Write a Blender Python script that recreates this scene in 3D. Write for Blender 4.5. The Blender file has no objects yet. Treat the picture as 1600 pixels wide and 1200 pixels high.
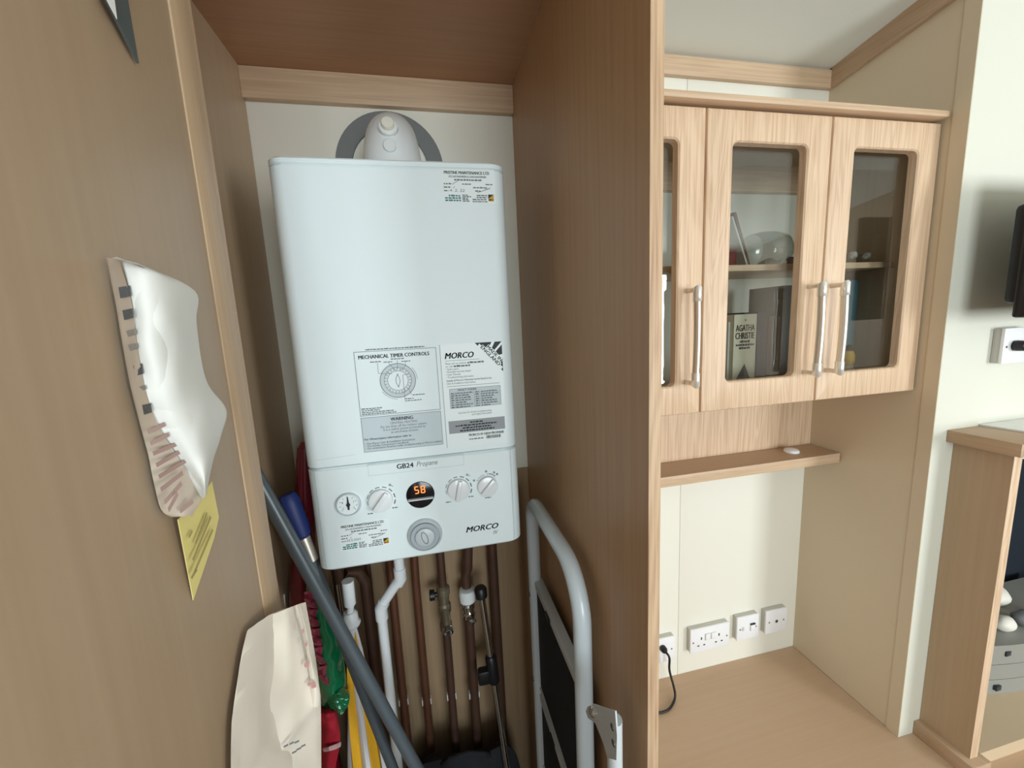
import bpy, bmesh, math, random
import numpy as np
from mathutils import Vector, Matrix, noise
random.seed(4)
PI = math.pi
S = bpy.context.scene
COL = S.collection

# ------------------------------------------------------------------ camera
CZ = 1.65                                   # camera height above the floor; coordinates below are relative to the lens
YAW, PITCH, ROLL, FPX = 0.20215, -0.15104, -0.04862, 620.03
def cam_axes():
    cy, sy, cp, sp, cr, sr = (math.cos(YAW), math.sin(YAW), math.cos(PITCH), math.sin(PITCH), math.cos(ROLL), math.sin(ROLL))
    fwd = Vector((sy*cp, cy*cp, sp)); right = Vector((cy, -sy, 0)); up = right.cross(fwd)
    return right*cr + up*sr, -right*sr + up*cr, fwd
AX_R, AX_U, AX_F = cam_axes()
cd = bpy.data.cameras.new('camera'); cam = bpy.data.objects.new('camera', cd); COL.objects.link(cam)
cd.sensor_width = 36; cd.lens = FPX/1600*36; cd.clip_start = 0.01; cd.clip_end = 60
cam.matrix_world = Matrix(((AX_R.x, AX_U.x, -AX_F.x, 0), (AX_R.y, AX_U.y, -AX_F.y, 0), (AX_R.z, AX_U.z, -AX_F.z, CZ), (0, 0, 0, 1)))
S.camera = cam
def ray(u, v): return AX_R*((u-800)/FPX) + AX_U*((600-v)/FPX) + AX_F
def at(u, v, Y): d = ray(u, v); return d*(Y/d.y)          # point of the photo at a known depth Y
def atx(u, v, X): d = ray(u, v); return d*(X/d.x)
def atz(u, v, Z): d = ray(u, v); return d*(Z/d.z)

# ------------------------------------------------------------------ world, daylight, exposure
w = bpy.data.worlds.new('world'); S.world = w; w.use_nodes = True
w.node_tree.nodes['Background'].inputs[0].default_value = (0.75, 0.85, 1.0, 1); w.node_tree.nodes['Background'].inputs[1].default_value = 0.6
S.view_settings.view_transform = 'Standard'; S.view_settings.look = 'None'
S.view_settings.exposure = 0.0; S.view_settings.gamma = 1; S.view_settings.use_curve_mapping = False
def area(name, loc, rot, sx, sy, power, col):
    l = bpy.data.lights.new(name, 'AREA'); l.shape = 'RECTANGLE'; l.size = sx; l.size_y = sy; l.energy = power; l.color = col
    o = bpy.data.objects.new(name, l); COL.objects.link(o); o.location = (loc[0], loc[1], loc[2]+CZ); o.rotation_euler = rot
    return o
# daylight entering by the two windows of the lounge behind the camera
area('daylight_wide_window', (0.50, -2.46, -0.18), (PI/2, 0, 0), 1.30, 1.25, 52, (0.88, 0.97, 1.0))
area('daylight_far_window', (2.75, -2.46, -0.18), (PI/2, 0, 0), 0.85, 1.25, 68, (0.91, 0.97, 1.0))

# ------------------------------------------------------------------ materials
def lin(c):
    return tuple(((x/255)/12.92 if x/255 <= 0.04045 else ((x/255+0.055)/1.055)**2.4) for x in c)
def nodes_of(m): m.use_nodes = True; nt = m.node_tree; return nt, nt.nodes['Principled BSDF']
MATS = {}
def plain(name, rgb, rough=0.5, metal=0.0, spec=0.5, bump=0.0, bscale=200, emit=None, vary=0.0, vscale=8, coat=0.0):
    m = bpy.data.materials.new(name); nt, b = nodes_of(m); c = lin(rgb)+(1,)
    b.inputs['Base Color'].default_value = c; b.inputs['Roughness'].default_value = rough; b.inputs['Metallic'].default_value = metal
    b.inputs['Specular IOR Level'].default_value = spec; b.inputs['Coat Weight'].default_value = coat
    tc = nt.nodes.new('ShaderNodeTexCoord')
    if bump or vary:
        n = nt.nodes.new('ShaderNodeTexNoise'); n.inputs['Scale'].default_value = vscale if vary else bscale; n.inputs['Detail'].default_value = 4
        nt.links.new(tc.outputs['Object'], n.inputs['Vector'])
    if vary:
        mx = nt.nodes.new('ShaderNodeMix'); mx.data_type = 'RGBA'
        mx.inputs[6].default_value = tuple(x*(1-vary) for x in c[:3])+(1,); mx.inputs[7].default_value = tuple(min(1, x*(1+vary)) for x in c[:3])+(1,)
        nt.links.new(n.outputs['Fac'], mx.inputs[0]); nt.links.new(mx.outputs[2], b.inputs['Base Color'])
    if bump:
        nb = nt.nodes.new('ShaderNodeTexNoise'); nb.inputs['Scale'].default_value = bscale; nt.links.new(tc.outputs['Object'], nb.inputs['Vector'])
        bp = nt.nodes.new('ShaderNodeBump'); bp.inputs['Strength'].default_value = bump; bp.inputs['Distance'].default_value = 0.002
        nt.links.new(nb.outputs['Fac'], bp.inputs['Height']); nt.links.new(bp.outputs['Normal'], b.inputs['Normal'])
    if emit: b.inputs['Emission Color'].default_value = lin(emit[0])+(1,); b.inputs['Emission Strength'].default_value = emit[1]
    MATS[name] = m; return m
def wood(name, light, dark, axis='z', rough=0.42, contrast=1.0, fine=150.0):
    m = bpy.data.materials.new(name); nt, b = nodes_of(m); N = nt.nodes.new; L = nt.links.new
    tc = N('ShaderNodeTexCoord')
    def stretched(s_across, s_along, detail, dist):
        mp = N('ShaderNodeMapping'); sc = [s_across]*3; sc['xyz'.index(axis)] = s_along; mp.inputs['Scale'].default_value = sc
        L(tc.outputs['Object'], mp.inputs['Vector'])
        n = N('ShaderNodeTexNoise'); n.inputs['Scale'].default_value = 1; n.inputs['Detail'].default_value = detail; n.inputs['Distortion'].default_value = dist
        L(mp.outputs['Vector'], n.inputs['Vector']); return n
    a = stretched(fine, fine*0.022, 3, 0.2); c = stretched(16, 1.1, 2, 1.2)
    # cathedral figure: bands of the broad noise
    w1 = N('ShaderNodeMath'); w1.operation = 'MULTIPLY'; w1.inputs[1].default_value = 60; L(c.outputs['Fac'], w1.inputs[0])
    w2 = N('ShaderNodeMath'); w2.operation = 'SINE'; L(w1.outputs[0], w2.inputs[0])
    w3 = N('ShaderNodeMath'); w3.operation = 'MULTIPLY'; w3.inputs[1].default_value = 0.11*contrast; L(w2.outputs[0], w3.inputs[0])
    ad = N('ShaderNodeMath'); ad.operation = 'ADD'; L(a.outputs['Fac'], ad.inputs[0]); L(w3.outputs[0], ad.inputs[1])
    r = N('ShaderNodeValToRGB'); e = r.color_ramp.elements
    e[0].position = 0.5-0.22/contrast; e[0].color = lin(dark)+(1,); e[1].position = 0.5+0.10/contrast; e[1].color = lin(light)+(1,)
    L(ad.outputs[0], r.inputs['Fac']); L(r.outputs['Color'], b.inputs['Base Color'])
    b.inputs['Roughness'].default_value = rough; b.inputs['Specular IOR Level'].default_value = 0.4
    bp = N('ShaderNodeBump'); bp.inputs['Strength'].default_value = 0.12; bp.inputs['Distance'].default_value = 0.001
    L(a.outputs['Fac'], bp.inputs['Height']); L(bp.outputs['Normal'], b.inputs['Normal'])
    MATS[name] = m; return m
def glassy(name, tint, amt=0.0, rough=0.0, ior=1.45):
    m = bpy.data.materials.new(name); m.use_nodes = True; nt = m.node_tree; nt.nodes.remove(nt.nodes['Principled BSDF'])
    N = nt.nodes.new; L = nt.links.new; out = nt.nodes['Material Output']
    t = N('ShaderNodeBsdfTransparent'); t.inputs[0].default_value = tint+(1,)
    g = N('ShaderNodeBsdfGlossy'); g.inputs['Roughness'].default_value = rough
    lw = N('ShaderNodeLayerWeight'); lw.inputs['Blend'].default_value = 0.5          # reflectance by angle, the same on both faces of a sheet
    f = N('ShaderNodeMath'); f.operation = 'POWER'; f.inputs[1].default_value = 5; L(lw.outputs['Facing'], f.inputs[0])
    ad = N('ShaderNodeMath'); ad.operation = 'MULTIPLY_ADD'; ad.use_clamp = True; ad.inputs[1].default_value = 0.9; ad.inputs[2].default_value = 0.04+amt; L(f.outputs[0], ad.inputs[0])
    x = N('ShaderNodeMixShader'); L(ad.outputs[0], x.inputs[0]); L(t.outputs[0], x.inputs[1]); L(g.outputs[0], x.inputs[2]); L(x.outputs[0], out.inputs['Surface'])
    MATS[name] = m; return m
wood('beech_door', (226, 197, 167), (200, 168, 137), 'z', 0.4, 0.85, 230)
wood('beech_rail', (214, 186, 156), (190, 160, 130), 'x', 0.42, 0.6, 190)
wood('beech_trim_y', (192, 164, 136), (174, 146, 118), 'y', 0.45, 0.6, 190)
wood('beech_panel', (188, 163, 135), (177, 151, 122), 'z', 0.40, 0.35, 110)
wood('divider_wood', (190, 153, 116), (176, 138, 102), 'z', 0.42, 0.5, 110)
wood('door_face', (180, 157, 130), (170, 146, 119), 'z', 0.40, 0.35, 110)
wood('beech_edge', (208, 178, 146), (172, 136, 106), 'z', 0.5, 0.8, 260)
wood('beech_lip', (190, 164, 134), (174, 147, 117), 'z', 0.45, 0.5, 200)
wood('cupboard_top', (186, 142, 108), (174, 130, 98), 'x', 0.5, 0.5, 120)
plain('lining', (216, 201, 176), 0.5, bump=0.04, bscale=90)
wood('worktop_wood', (198, 169, 141), (190, 160, 131), 'x', 0.45, 0.3, 110)
wood('back_board', (168, 142, 112), (152, 126, 97), 'z', 0.75, 0.5, 120)
plain('wall_cream', (240, 238, 226), 0.55, bump=0.08, bscale=90)
plain('wall_shade', (176, 160, 142), 0.8)
plain('wall_cool', (224, 224, 211), 0.5, bump=0.05, bscale=90)
plain('seam', (120, 112, 98), 0.8)
plain('ceiling_white', (234, 236, 228), 0.7, bump=0.1, bscale=60)
plain('carpet', (104, 90, 76), 0.95, bump=0.5, bscale=400)
plain('boiler_white', (234, 246, 249), 0.5)
plain('boiler_plastic', (231, 243, 245), 0.5)
plain('flue_white', (238, 244, 245), 0.35)
plain('cap_cream', (248, 246, 232), 0.4)
plain('flue_collar', (122, 126, 126), 0.6)
plain('ink', (38, 40, 44), 0.6)
plain('ink_soft', (104, 110, 114), 0.6)
plain('ink_grey', (128, 133, 138), 0.5)
plain('print_grey', (200, 213, 219), 0.5)
plain('print_midgrey', (150, 154, 160), 0.5)
plain('sticker_white', (236, 246, 247), 0.4)
plain('gold', (206, 160, 40), 0.5)
plain('teal_ink', (70, 130, 125), 0.5)
plain('dial_grey', (198, 206, 211), 0.35)
plain('dial_dark', (168, 179, 186), 0.35)
plain('knob_white', (232, 236, 238), 0.25, coat=0.3)
plain('lcd_black', (26, 24, 28), 0.15)
plain('lcd_orange', (255, 150, 70), 0.5, emit=((255, 122, 48), 1.3))
plain('copper', (134, 92, 72), 0.42, metal=0.6, vary=0.25, vscale=14)
plain('copper_dark', (100, 74, 62), 0.5, metal=0.5, vary=0.3, vscale=14)
plain('waste_white', (236, 240, 244), 0.35)
plain('brass_dull', (150, 140, 118), 0.4, metal=0.7, vary=0.2, vscale=30)
plain('chrome', (225, 228, 230), 0.14, metal=1.0)
plain('satin_metal', (228, 222, 212), 0.36, metal=0.75)
plain('polished_cap', (245, 244, 240), 0.2, metal=0.55)
plain('clip_clear', (226, 226, 222), 0.3)
plain('black_plastic', (24, 25, 28), 0.4)
plain('tread_rubber', (22, 23, 28), 0.75, bump=0.6, bscale=260)
plain('pole_grey', (98, 108, 114), 0.35, metal=0.3)
plain('pole_dark', (84, 92, 98), 0.4, metal=0.3)
plain('blue_grip', (34, 52, 116), 0.5)
plain('ladder_white', (216, 228, 236), 0.3, coat=0.3)
plain('ladder_flat', (206, 212, 216), 0.4)
plain('red_film', (104, 12, 32), 0.25, coat=0.5)
plain('crinkle_film', (158, 52, 82), 0.10, coat=1.0)
plain('hem', (206, 168, 172), 0.8)
plain('dark_fabric', (26, 28, 34), 0.85, bump=0.4, bscale=200)
plain('green_film', (22, 116, 74), 0.15, coat=0.9)
plain('red_cloth', (176, 22, 46), 0.75, bump=0.3, bscale=500)
plain('white_cloth', (228, 226, 226), 0.8, bump=0.3, bscale=400)
plain('yellow_cloth', (236, 178, 36), 0.75, bump=0.3, bscale=400)
plain('bag_paper', (222, 213, 200), 0.65, vary=0.04, vscale=20)
plain('bag_print', (184, 132, 128), 0.7)
plain('paper_white', (228, 230, 226), 0.7, vary=0.03, vscale=40)
plain('paper_thin', (186, 172, 156), 0.7, vary=0.12, vscale=30)
plain('faded_print', (150, 124, 116), 0.7)
plain('faded_ink', (84, 86, 88), 0.7, vary=0.5, vscale=500)
plain('faded_pale', (142, 138, 130), 0.7)
plain('note_yellow', (226, 212, 136), 0.75)
plain('note_ink', (164, 152, 98), 0.7)
plain('frame_slate', (78, 88, 88), 0.35)
plain('socket_white', (244, 245, 248), 0.25)
plain('socket_grey', (205, 203, 196), 0.5)
plain('screw', (130, 132, 134), 0.35, metal=0.8)
plain('cable_black', (26, 26, 27), 0.4)
plain('tv_black', (26, 30, 36), 0.35)
plain('tv_back', (34, 40, 50), 0.5)
plain('fire_grey', (148, 148, 142), 0.45)
plain('hearth', (206, 184, 154), 0.5, vary=0.04, vscale=6)
plain('fire_dark', (44, 50, 58), 0.3)
plain('stone_white', (232, 228, 218), 0.55, vary=0.06, vscale=30)
plain('stone_grey', (120, 122, 124), 0.6, vary=0.1, vscale=30)
plain('leaflet', (226, 226, 224), 0.25, vary=0.12, vscale=25)
plain('book_cream', (222, 214, 190), 0.6)
plain('book_white', (226, 226, 220), 0.6)
plain('book_navy', (36, 48, 76), 0.55)
plain('book_grey', (86, 84, 82), 0.6)
plain('book_slate', (60, 66, 72), 0.5)
plain('book_red', (130, 50, 50), 0.6)
plain('pages', (222, 212, 188), 0.8)
plain('frame_brown', (120, 84, 58), 0.5)
plain('box_blue', (140, 190, 214), 0.6, vary=0.15, vscale=30)
plain('figure_yellow', (226, 182, 70), 0.6)
plain('figure_black', (36, 34, 34), 0.6)
plain('figure_white', (220, 218, 208), 0.5)
plain('rubber_black', (20, 20, 22), 0.7)
glassy('door_glass', (0.88, 0.90, 0.89), 0.03)
glassy('clear_glass', (0.90, 0.92, 0.92), 0.04)
glassy('gauge_glass', (0.95, 0.96, 0.96), 0.03)

# ------------------------------------------------------------------ mesh builder
class MB:
    def __init__(s): s.v = []; s.f = []; s.mi = []; s.mats = []
    def mat(s, name):
        if name not in s.mats: s.mats.append(name)
        return s.mats.index(name)
    def add(s, vs, fs, m):
        o = len(s.v); k = s.mat(m); s.v += [tuple(p) for p in vs]
        for f in fs: s.f.append(tuple(i+o for i in f)); s.mi.append(k)
    def box(s, x0, x1, y0, y1, z0, z1, m, bev=0.0, M=None):
        if bev <= 0:
            vs = [Vector((x, y, z)) for z in (z0, z1) for y in (y0, y1) for x in (x0, x1)]
            fs = [(0, 2, 3, 1), (4, 5, 7, 6), (0, 1, 5, 4), (2, 6, 7, 3), (0, 4, 6, 2), (1, 3, 7, 5)]
        else:
            bm = bmesh.new(); bmesh.ops.create_cube(bm, size=1)
            for q in bm.verts: q.co = Vector(((x0+x1)/2+q.co.x*(x1-x0), (y0+y1)/2+q.co.y*(y1-y0), (z0+z1)/2+q.co.z*(z1-z0)))
            bmesh.ops.bevel(bm, geom=bm.edges[:], offset=bev, segments=2, profile=0.5, affect='EDGES')
            bm.verts.index_update(); vs = [q.co.copy() for q in bm.verts]; fs = [[q.index for q in f.verts] for f in bm.faces]; bm.free()
        if M is not None: vs = [M @ q for q in vs]
        s.add(vs, fs, m); return s
    def tube(s, pts, r, m, n=14, cap=True, sx=1.0):
        pts = [Vector(p) for p in pts]; k = len(pts); rs = r if isinstance(r, (list, tuple)) else [r]*k
        t = [(pts[min(i+1, k-1)]-pts[max(i-1, 0)]).normalized() for i in range(k)]
        ref = Vector((0, 0, 1)) if abs(t[0].z) < 0.9 else Vector((0, 1, 0))
        a = (ref-t[0]*ref.dot(t[0])).normalized(); vs = []; fs = []
        for i in range(k):
            a = (a-t[i]*a.dot(t[i])).normalized(); b = t[i].cross(a)
            for j in range(n):
                q = 2*PI*j/n; vs.append(pts[i]+(a*math.cos(q)+b*math.sin(q)*sx)*rs[i])
        for i in range(k-1):
            for j in range(n): fs.append((i*n+j, i*n+(j+1) % n, (i+1)*n+(j+1) % n, (i+1)*n+j))
        if cap: fs.append(tuple(range(n-1, -1, -1))); fs.append(tuple((k-1)*n+j for j in range(n)))
        s.add(vs, fs, m); return s
    def lathe(s, c, axis, prof, m, n=32):
        """prof: list of (radius, height along axis)"""
        c = Vector(c); ax = Vector(axis).normalized(); ref = Vector((0, 0, 1)) if abs(ax.z) < 0.9 else Vector((1, 0, 0))
        a = (ref-ax*ref.dot(ax)).normalized(); b = ax.cross(a); vs = []; fs = []
        for (r, h) in prof:
            for j in range(n): q = 2*PI*j/n; vs.append(c+ax*h+(a*math.cos(q)+b*math.sin(q))*max(r, 1e-5))
        for i in range(len(prof)-1):
            for j in range(n): fs.append((i*n+j, i*n+(j+1) % n, (i+1)*n+(j+1) % n, (i+1)*n+j))
        fs.append(tuple(range(n-1, -1, -1))); fs.append(tuple((len(prof)-1)*n+j for j in range(n)))
        s.add(vs, fs, m); return s
    def prism(s, poly, d, m):
        """poly: 3-D outline, d: extrusion vector"""
        n = len(poly); d = Vector(d); vs = [Vector(p) for p in poly]+[Vector(p)+d for p in poly]
        fs = [tuple(range(n)), tuple(range(2*n-1, n-1, -1))]+[(i, i+n, (i+1) % n+n, (i+1) % n) for i in range(n)]
        s.add(vs, fs, m); return s
    def pillow(s, rows, back, m, sub=5, amp=0.003, freq=40, seed=0.0, linear=False):
        """closed soft body: front from a coarse grid of points, back = front + back, wrinkled"""
        G = np.array([[list(p) for p in r] for r in rows], float); nr, nc = G.shape[:2]
        def up(A, k):
            n = A.shape[0]; out = []
            for i in range(n-1):
                p0, p1, p2, p3 = A[max(i-1, 0)], A[i], A[i+1], A[min(i+2, n-1)]
                for j in range(k):
                    t = j/k
                    if linear: out.append(p1+(p2-p1)*t); continue
                    out.append(0.5*((2*p1)+(-p0+p2)*t+(2*p0-5*p1+4*p2-p3)*t*t+(-p0+3*p1-3*p2+p3)*t**3))
            out.append(A[-1]); return np.array(out)
        F = up(G, sub); F = up(F.transpose(1, 0, 2), sub).transpose(1, 0, 2); R, C = F.shape[:2]
        bk = np.array(back, float); vs = []; fs = []
        for lay in (0, 1):
            for i in range(R):
                for j in range(C):
                    p = Vector(F[i, j]); e = min(i, j, R-1-i, C-1-j); q = noise.noise(p*freq+Vector((seed, seed*2, lay*3)))
                    ed = min(1.0, e/2.0)
                    if lay: p = p+Vector(bk)*(0.08+0.92*ed)
                    p = p+Vector((q*0.3, -q, q*0.2))*amp*(0.35+0.65*ed)
                    vs.append(p)
        for lay in (0, 1):
            o = lay*R*C
            for i in range(R-1):
                for j in range(C-1):
                    f = (o+i*C+j, o+i*C+j+1, o+(i+1)*C+j+1, o+(i+1)*C+j); fs.append(f if lay == 0 else f[::-1])
        b = [(0, j) for j in range(C)]+[(i, C-1) for i in range(1, R)]+[(R-1, j) for j in range(C-2, -1, -1)]+[(i, 0) for i in range(R-2, 0, -1)]
        for q in range(len(b)):
            i0 = b[q][0]*C+b[q][1]; i1 = b[(q+1) % len(b)][0]*C+b[(q+1) % len(b)][1]; fs.append((i1, i0, i0+R*C, i1+R*C))
        s.add(vs, fs, m); return s
    def text(s, body, x0, x1, z0, h, Y, m, bold=0.0, shear=0.0, slope=0.0, spacing=1.0):
        """lettering on a plane facing the room: from x0 to x1, baseline z0, capital height h"""
        vs, fs, w, hh = glyphs(body, 0, shear, spacing)
        k = (x1-x0)/w; kz = h/hh
        for d in ((-1, -.33, .33, 1) if bold > 0 else (0,)): s.add([(x0+a*k+d*bold*1.15*kz, Y, z0+b*kz) for a, b in vs], fs, m)
        return s
    def dashes(s, x0, x1, z, h, Y, m, rnd):
        """a line of print too small to read: uneven little words"""
        x = x0
        while x < x1-0.0008:
            l = min(rnd.uniform(0.0028, 0.0075), x1-x)
            s.add([(x, Y, z), (x+l, Y, z), (x+l, Y, z+h*rnd.uniform(0.75, 1.1)), (x, Y, z+h*rnd.uniform(0.75, 1.1))], [(0, 1, 2, 3)], m); x += l+0.0011
        return s
    def quad(s, x0, x1, z0, z1, Y, m): s.add([(x0, Y, z0), (x1, Y, z0), (x1, Y, z1), (x0, Y, z1)], [(0, 1, 2, 3)], m); return s
    def outline(s, x0, x1, z0, z1, t, Y, m):
        s.quad(x0, x1, z0, z0+t, Y, m); s.quad(x0, x1, z1-t, z1, Y, m); s.quad(x0, x0+t, z0, z1, Y, m); s.quad(x1-t, x1, z0, z1, Y, m); return s
    def arc(s, cx, cz, r0, r1, a0, a1, Y, m, n=32):
        vs = []; k = max(2, int(n*abs(a1-a0)/(2*PI))+1)
        for i in range(k+1):
            q = a0+(a1-a0)*i/k
            for r in (r0, r1): vs.append((cx+r*math.cos(q), Y, cz+r*math.sin(q)))
        s.add(vs, [(2*i, 2*i+1, 2*i+3, 2*i+2) for i in range(k)], m); return s
    def line(s, xa, za, xb, zb, t, Y, m):
        d = Vector((xb-xa, zb-za)); n = Vector((-d.y, d.x)).normalized()*t/2
        s.add([(xa+n.x, Y, za+n.y), (xb+n.x, Y, zb+n.y), (xb-n.x, Y, zb-n.y), (xa-n.x, Y, za-n.y)], [(0, 1, 2, 3)], m); return s
    def build(s, name, parent=None, base=None, smooth=35):
        L = Vector(parent['_base']) if parent is not None else Vector(base if base is not None else (0, 0, 0))
        me = bpy.data.meshes.new(name); me.from_pydata([tuple(Vector(p)-L) for p in s.v], [], s.f)
        for k in s.mats: me.materials.append(MATS[k])
        me.polygons.foreach_set('material_index', s.mi)
        bm = bmesh.new(); bm.from_mesh(me); bmesh.ops.recalc_face_normals(bm, faces=bm.faces[:]); bm.to_mesh(me); bm.free()
        if smooth:
            me.polygons.foreach_set('use_smooth', [True]*len(me.polygons)); me.set_sharp_from_angle(angle=math.radians(smooth))
        me.update(); o = bpy.data.objects.new(name, me); COL.objects.link(o); o['_base'] = list(L)
        if parent is not None: o.parent = parent
        else: o.location = L+Vector((0, 0, CZ))
        return o
GL = {}
def glyphs(body, bold, shear, spacing):
    key = (body, bold, shear, spacing)
    if key in GL: return GL[key]
    c = bpy.data.curves.new('lettering', 'FONT'); c.body = body; c.size = 1; c.offset = bold; c.shear = shear; c.resolution_u = 2; c.space_character = spacing
    o = bpy.data.objects.new('lettering', c); me = bpy.data.meshes.new_from_object(o)
    vs = [(q.co.x, q.co.y) for q in me.vertices]; fs = [tuple(p.vertices) for p in me.polygons]
    x0 = min(a for a, b in vs); x1 = max(a for a, b in vs); y1 = max(b for a, b in vs)
    vs = [(a-x0, b) for a, b in vs]; GL[key] = (vs, fs, x1-x0, y1)
    bpy.data.objects.remove(o); bpy.data.curves.remove(c); bpy.data.meshes.remove(me)
    return GL[key]
def tag(o, label, cat, group=None):
    o['label'] = label; o['category'] = cat
    if group: o['group'] = group
    return o
def struct(o): o['kind'] = 'structure'; return o
def thing(name, label, cat, base, group=None):
    o = bpy.data.objects.new(name, None); COL.objects.link(o); o.location = Vector(base)+Vector((0, 0, CZ)); o['_base'] = list(base); o.empty_display_size = 0.05
    return tag(o, label, cat, group)
def relabel(o, label):
    o['label'] = label; return o

# ------------------------------------------------------------------ main dimensions (metres, from the lens)
FL = -1.65                                    # floor
W = 1.04                                      # outer wall
XL, XD0, XD1, YDV = -0.347, 0.2466, 0.2628, 0.4127   # boiler cupboard: left side, divider faces, divider front
ZTOP = 0.5674
XR, YF = 1.193, 0.711                         # tall side panel of the alcove and its front
ZW = -1.189                                   # worktop
def ceil_z(y): return 0.672+(W-y)*0.133
R_X, R_Y, L_X = 3.60, -2.50, -1.40

# ================================================================== the setting
b = MB(); b.box(L_X, R_X, R_Y, W+0.05, FL-0.05, FL, 'carpet'); struct(b.build('floor'))
b = MB()
b.prism([(L_X, W+0.05, ceil_z(W+0.05)), (R_X, W+0.05, ceil_z(W+0.05)), (R_X, -0.73, ceil_z(-0.73)), (L_X, -0.73, ceil_z(-0.73))], (0, 0, 0.04), 'ceiling_white')
b.prism([(L_X, R_Y, 0.672), (R_X, R_Y, 0.672), (R_X, -0.73, ceil_z(-0.73)), (L_X, -0.73, ceil_z(-0.73))], (0, 0, 0.04), 'ceiling_white')
struct(b.build('ceiling'))
# outer wall: boards with a joint
wb = MB(); wb.box(L_X, R_X, W+0.004, W+0.05, FL, 0.72, 'seam'); wall = struct(wb.build('wall_back'))
def board(x0, x1, z0, z1, m='wall_cream'):
    q = MB(); q.box(x0, x1, W, W+0.006, z0, z1, m, 0.0006); return q.build('panel', wall)
board(L_X, XL-0.02, FL, 0.70); board(XL-0.018, XD0+0.01, -0.40, 0.70)
board(XD1-0.005, 0.7300, FL, 0.70); board(0.7312, XR+0.01, FL, 0.70); board(XR+0.02, R_X, FL, 0.70)
q = MB(); q.box(XL+0.0006, XD0-0.0006, W-0.004, W+0.006, FL, -0.40, 'back_board', 0.0006); q.build('back_board', wall)
# wall of the fireplace side
FO = (1.31, 2.14, -.42)                         # fireplace opening: sides and lintel height
q = MB(); q.box(XR+.0005, FO[0], YF, YF+0.02, FL, 0.80, 'wall_cool'); q.box(FO[1], R_X, YF, YF+0.02, FL, 0.80, 'wall_cool'); q.box(FO[0], FO[1], YF, YF+0.02, FO[2], 0.80, 'wall_cool'); q.box(FO[0], FO[1], YF, YF+0.02, FL, ZW-.04, 'wall_cool'); struct(q.build('wall_fireplace'))
# room behind the camera: windows on two sides
def slab(q, x0, x1, z0, z1): q.box(x0, x1, R_Y-0.05, R_Y, z0, z1, 'wall_shade')
WIN = ((-0.20, 1.20), (2.30, 3.20)); WZ0, WZ1 = -0.84, 0.48
q = MB(); slab(q, L_X, WIN[0][0], FL, .95); slab(q, WIN[0][1], WIN[1][0], FL, .95); slab(q, WIN[1][1], R_X, FL, .95)
for (a, c) in WIN: slab(q, a, c, FL, WZ0); slab(q, a, c, WZ1, .95)
struct(q.build('wall_front'))
q = MB(); q.box(R_X, R_X+0.05, R_Y, W, FL, 0.95, 'wall_shade'); struct(q.build('wall_right'))
q = MB(); q.box(L_X-0.05, L_X, R_Y, W, FL, 0.95, 'wall_shade'); struct(q.build('wall_left'))
def window(name, a0, a1, h0, h1):
    q = MB(); t = 0.045
    def bx(p0, p1, q0, q1): q.box(p0, p1, R_Y-.045, R_Y-.012, q0, q1, 'socket_white')
    bx(a0, a1, h0, h0+t); bx(a0, a1, h1-t, h1); bx(a0, a0+t, h0, h1); bx(a1-t, a1, h0, h1); mid = (a0+a1)/2; bx(mid-t/2, mid+t/2, h0, h1)
    o = struct(q.build(name))
    for (p0, p1) in ((a0+t, mid-t/2), (mid+t/2, a1-t)):
        q = MB(); q.box(p0, p1, R_Y-0.032, R_Y-0.028, h0+t, h1-t, 'clear_glass'); q.build('pane', o)
window('window_1', *WIN[0], WZ0, WZ1); window('window_2', *WIN[1], WZ0, WZ1)
# alcove side panel with front edge trim
q = MB(); q.prism([(XR, YF+.0005, ZW), (XR, W, ZW), (XR, W, 0.69), (XR, YF+.0005, 0.735)], (0.0145, 0, 0), 'lining')
side = struct(q.build('wall_alcove_side'))
q = MB(); q.box(XR-0.0012, XR+0.0004, YF+0.0002, YF+0.030, ZW, 0.70, 'lining'); q.build('edge_trim', side)
# ceiling trims
q = MB(); q.box(XD1, XR, W-0.015, W, 0.6215, ceil_z(W)-0.004, 'beech_rail', 0.001); struct(q.build('trim_1'))
q = MB(); q.prism([(XR-0.013, W-0.015, 0.6215), (XR-0.013, W-0.015, ceil_z(W-0.015)), (XR-0.013, YF, ceil_z(YF)), (XR-0.013, YF, 0.6215+0.1245*(W-0.015-YF))], (0.013, 0, 0), 'beech_trim_y')
struct(q.build('trim_2'))
q = MB(); q.box(XL, XD0, W-0.017, W, 0.5044, ZTOP-0.0005, 'beech_rail', 0.0012); struct(q.build('trim_3'))
# timber lining under the wall cabinet
q = MB(); q.box(XD1, XR, W-0.013, W-0.0005, -0.4337, -0.205, 'beech_door'); struct(q.build('wall_lining'))

# ================================================================== boiler cupboard
cup = thing('boiler_cupboard', 'tall beech boiler cupboard with its door open on the left', 'cupboard', (0, YDV, FL))
q = MB(); q.box(XL-0.017, XL, YDV+0.02, W-0.001, FL, ZTOP+0.06, 'beech_panel'); q.build('side_panel', cup)
q = MB(); q.prism([(XD0, YDV+.0012, FL), (XD0, W-.001, FL), (XD0, W-.001, ceil_z(W)-.002), (XD0, YDV+.0012, ceil_z(YDV)-.002)], (XD1-XD0, 0, 0), 'divider_wood'); dv = q.build('divider_panel', cup)
q = MB(); q.box(XD0, XD1, YDV, YDV+0.0012, FL, 0.745, 'beech_edge', 0.0005); q.build('edge_banding', dv)
q = MB(); q.box(XL, XD0, YDV+0.02, W-0.001, ZTOP, ZTOP+0.016, 'cupboard_top'); q.build('top_panel', cup)
q = MB(); q.box(XL-0.017, -0.176, YDV, YDV+0.018, FL, ZTOP+0.06, 'beech_panel'); q.build('stile', cup)
DX = -0.172                                    # inner face of the open door
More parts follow.
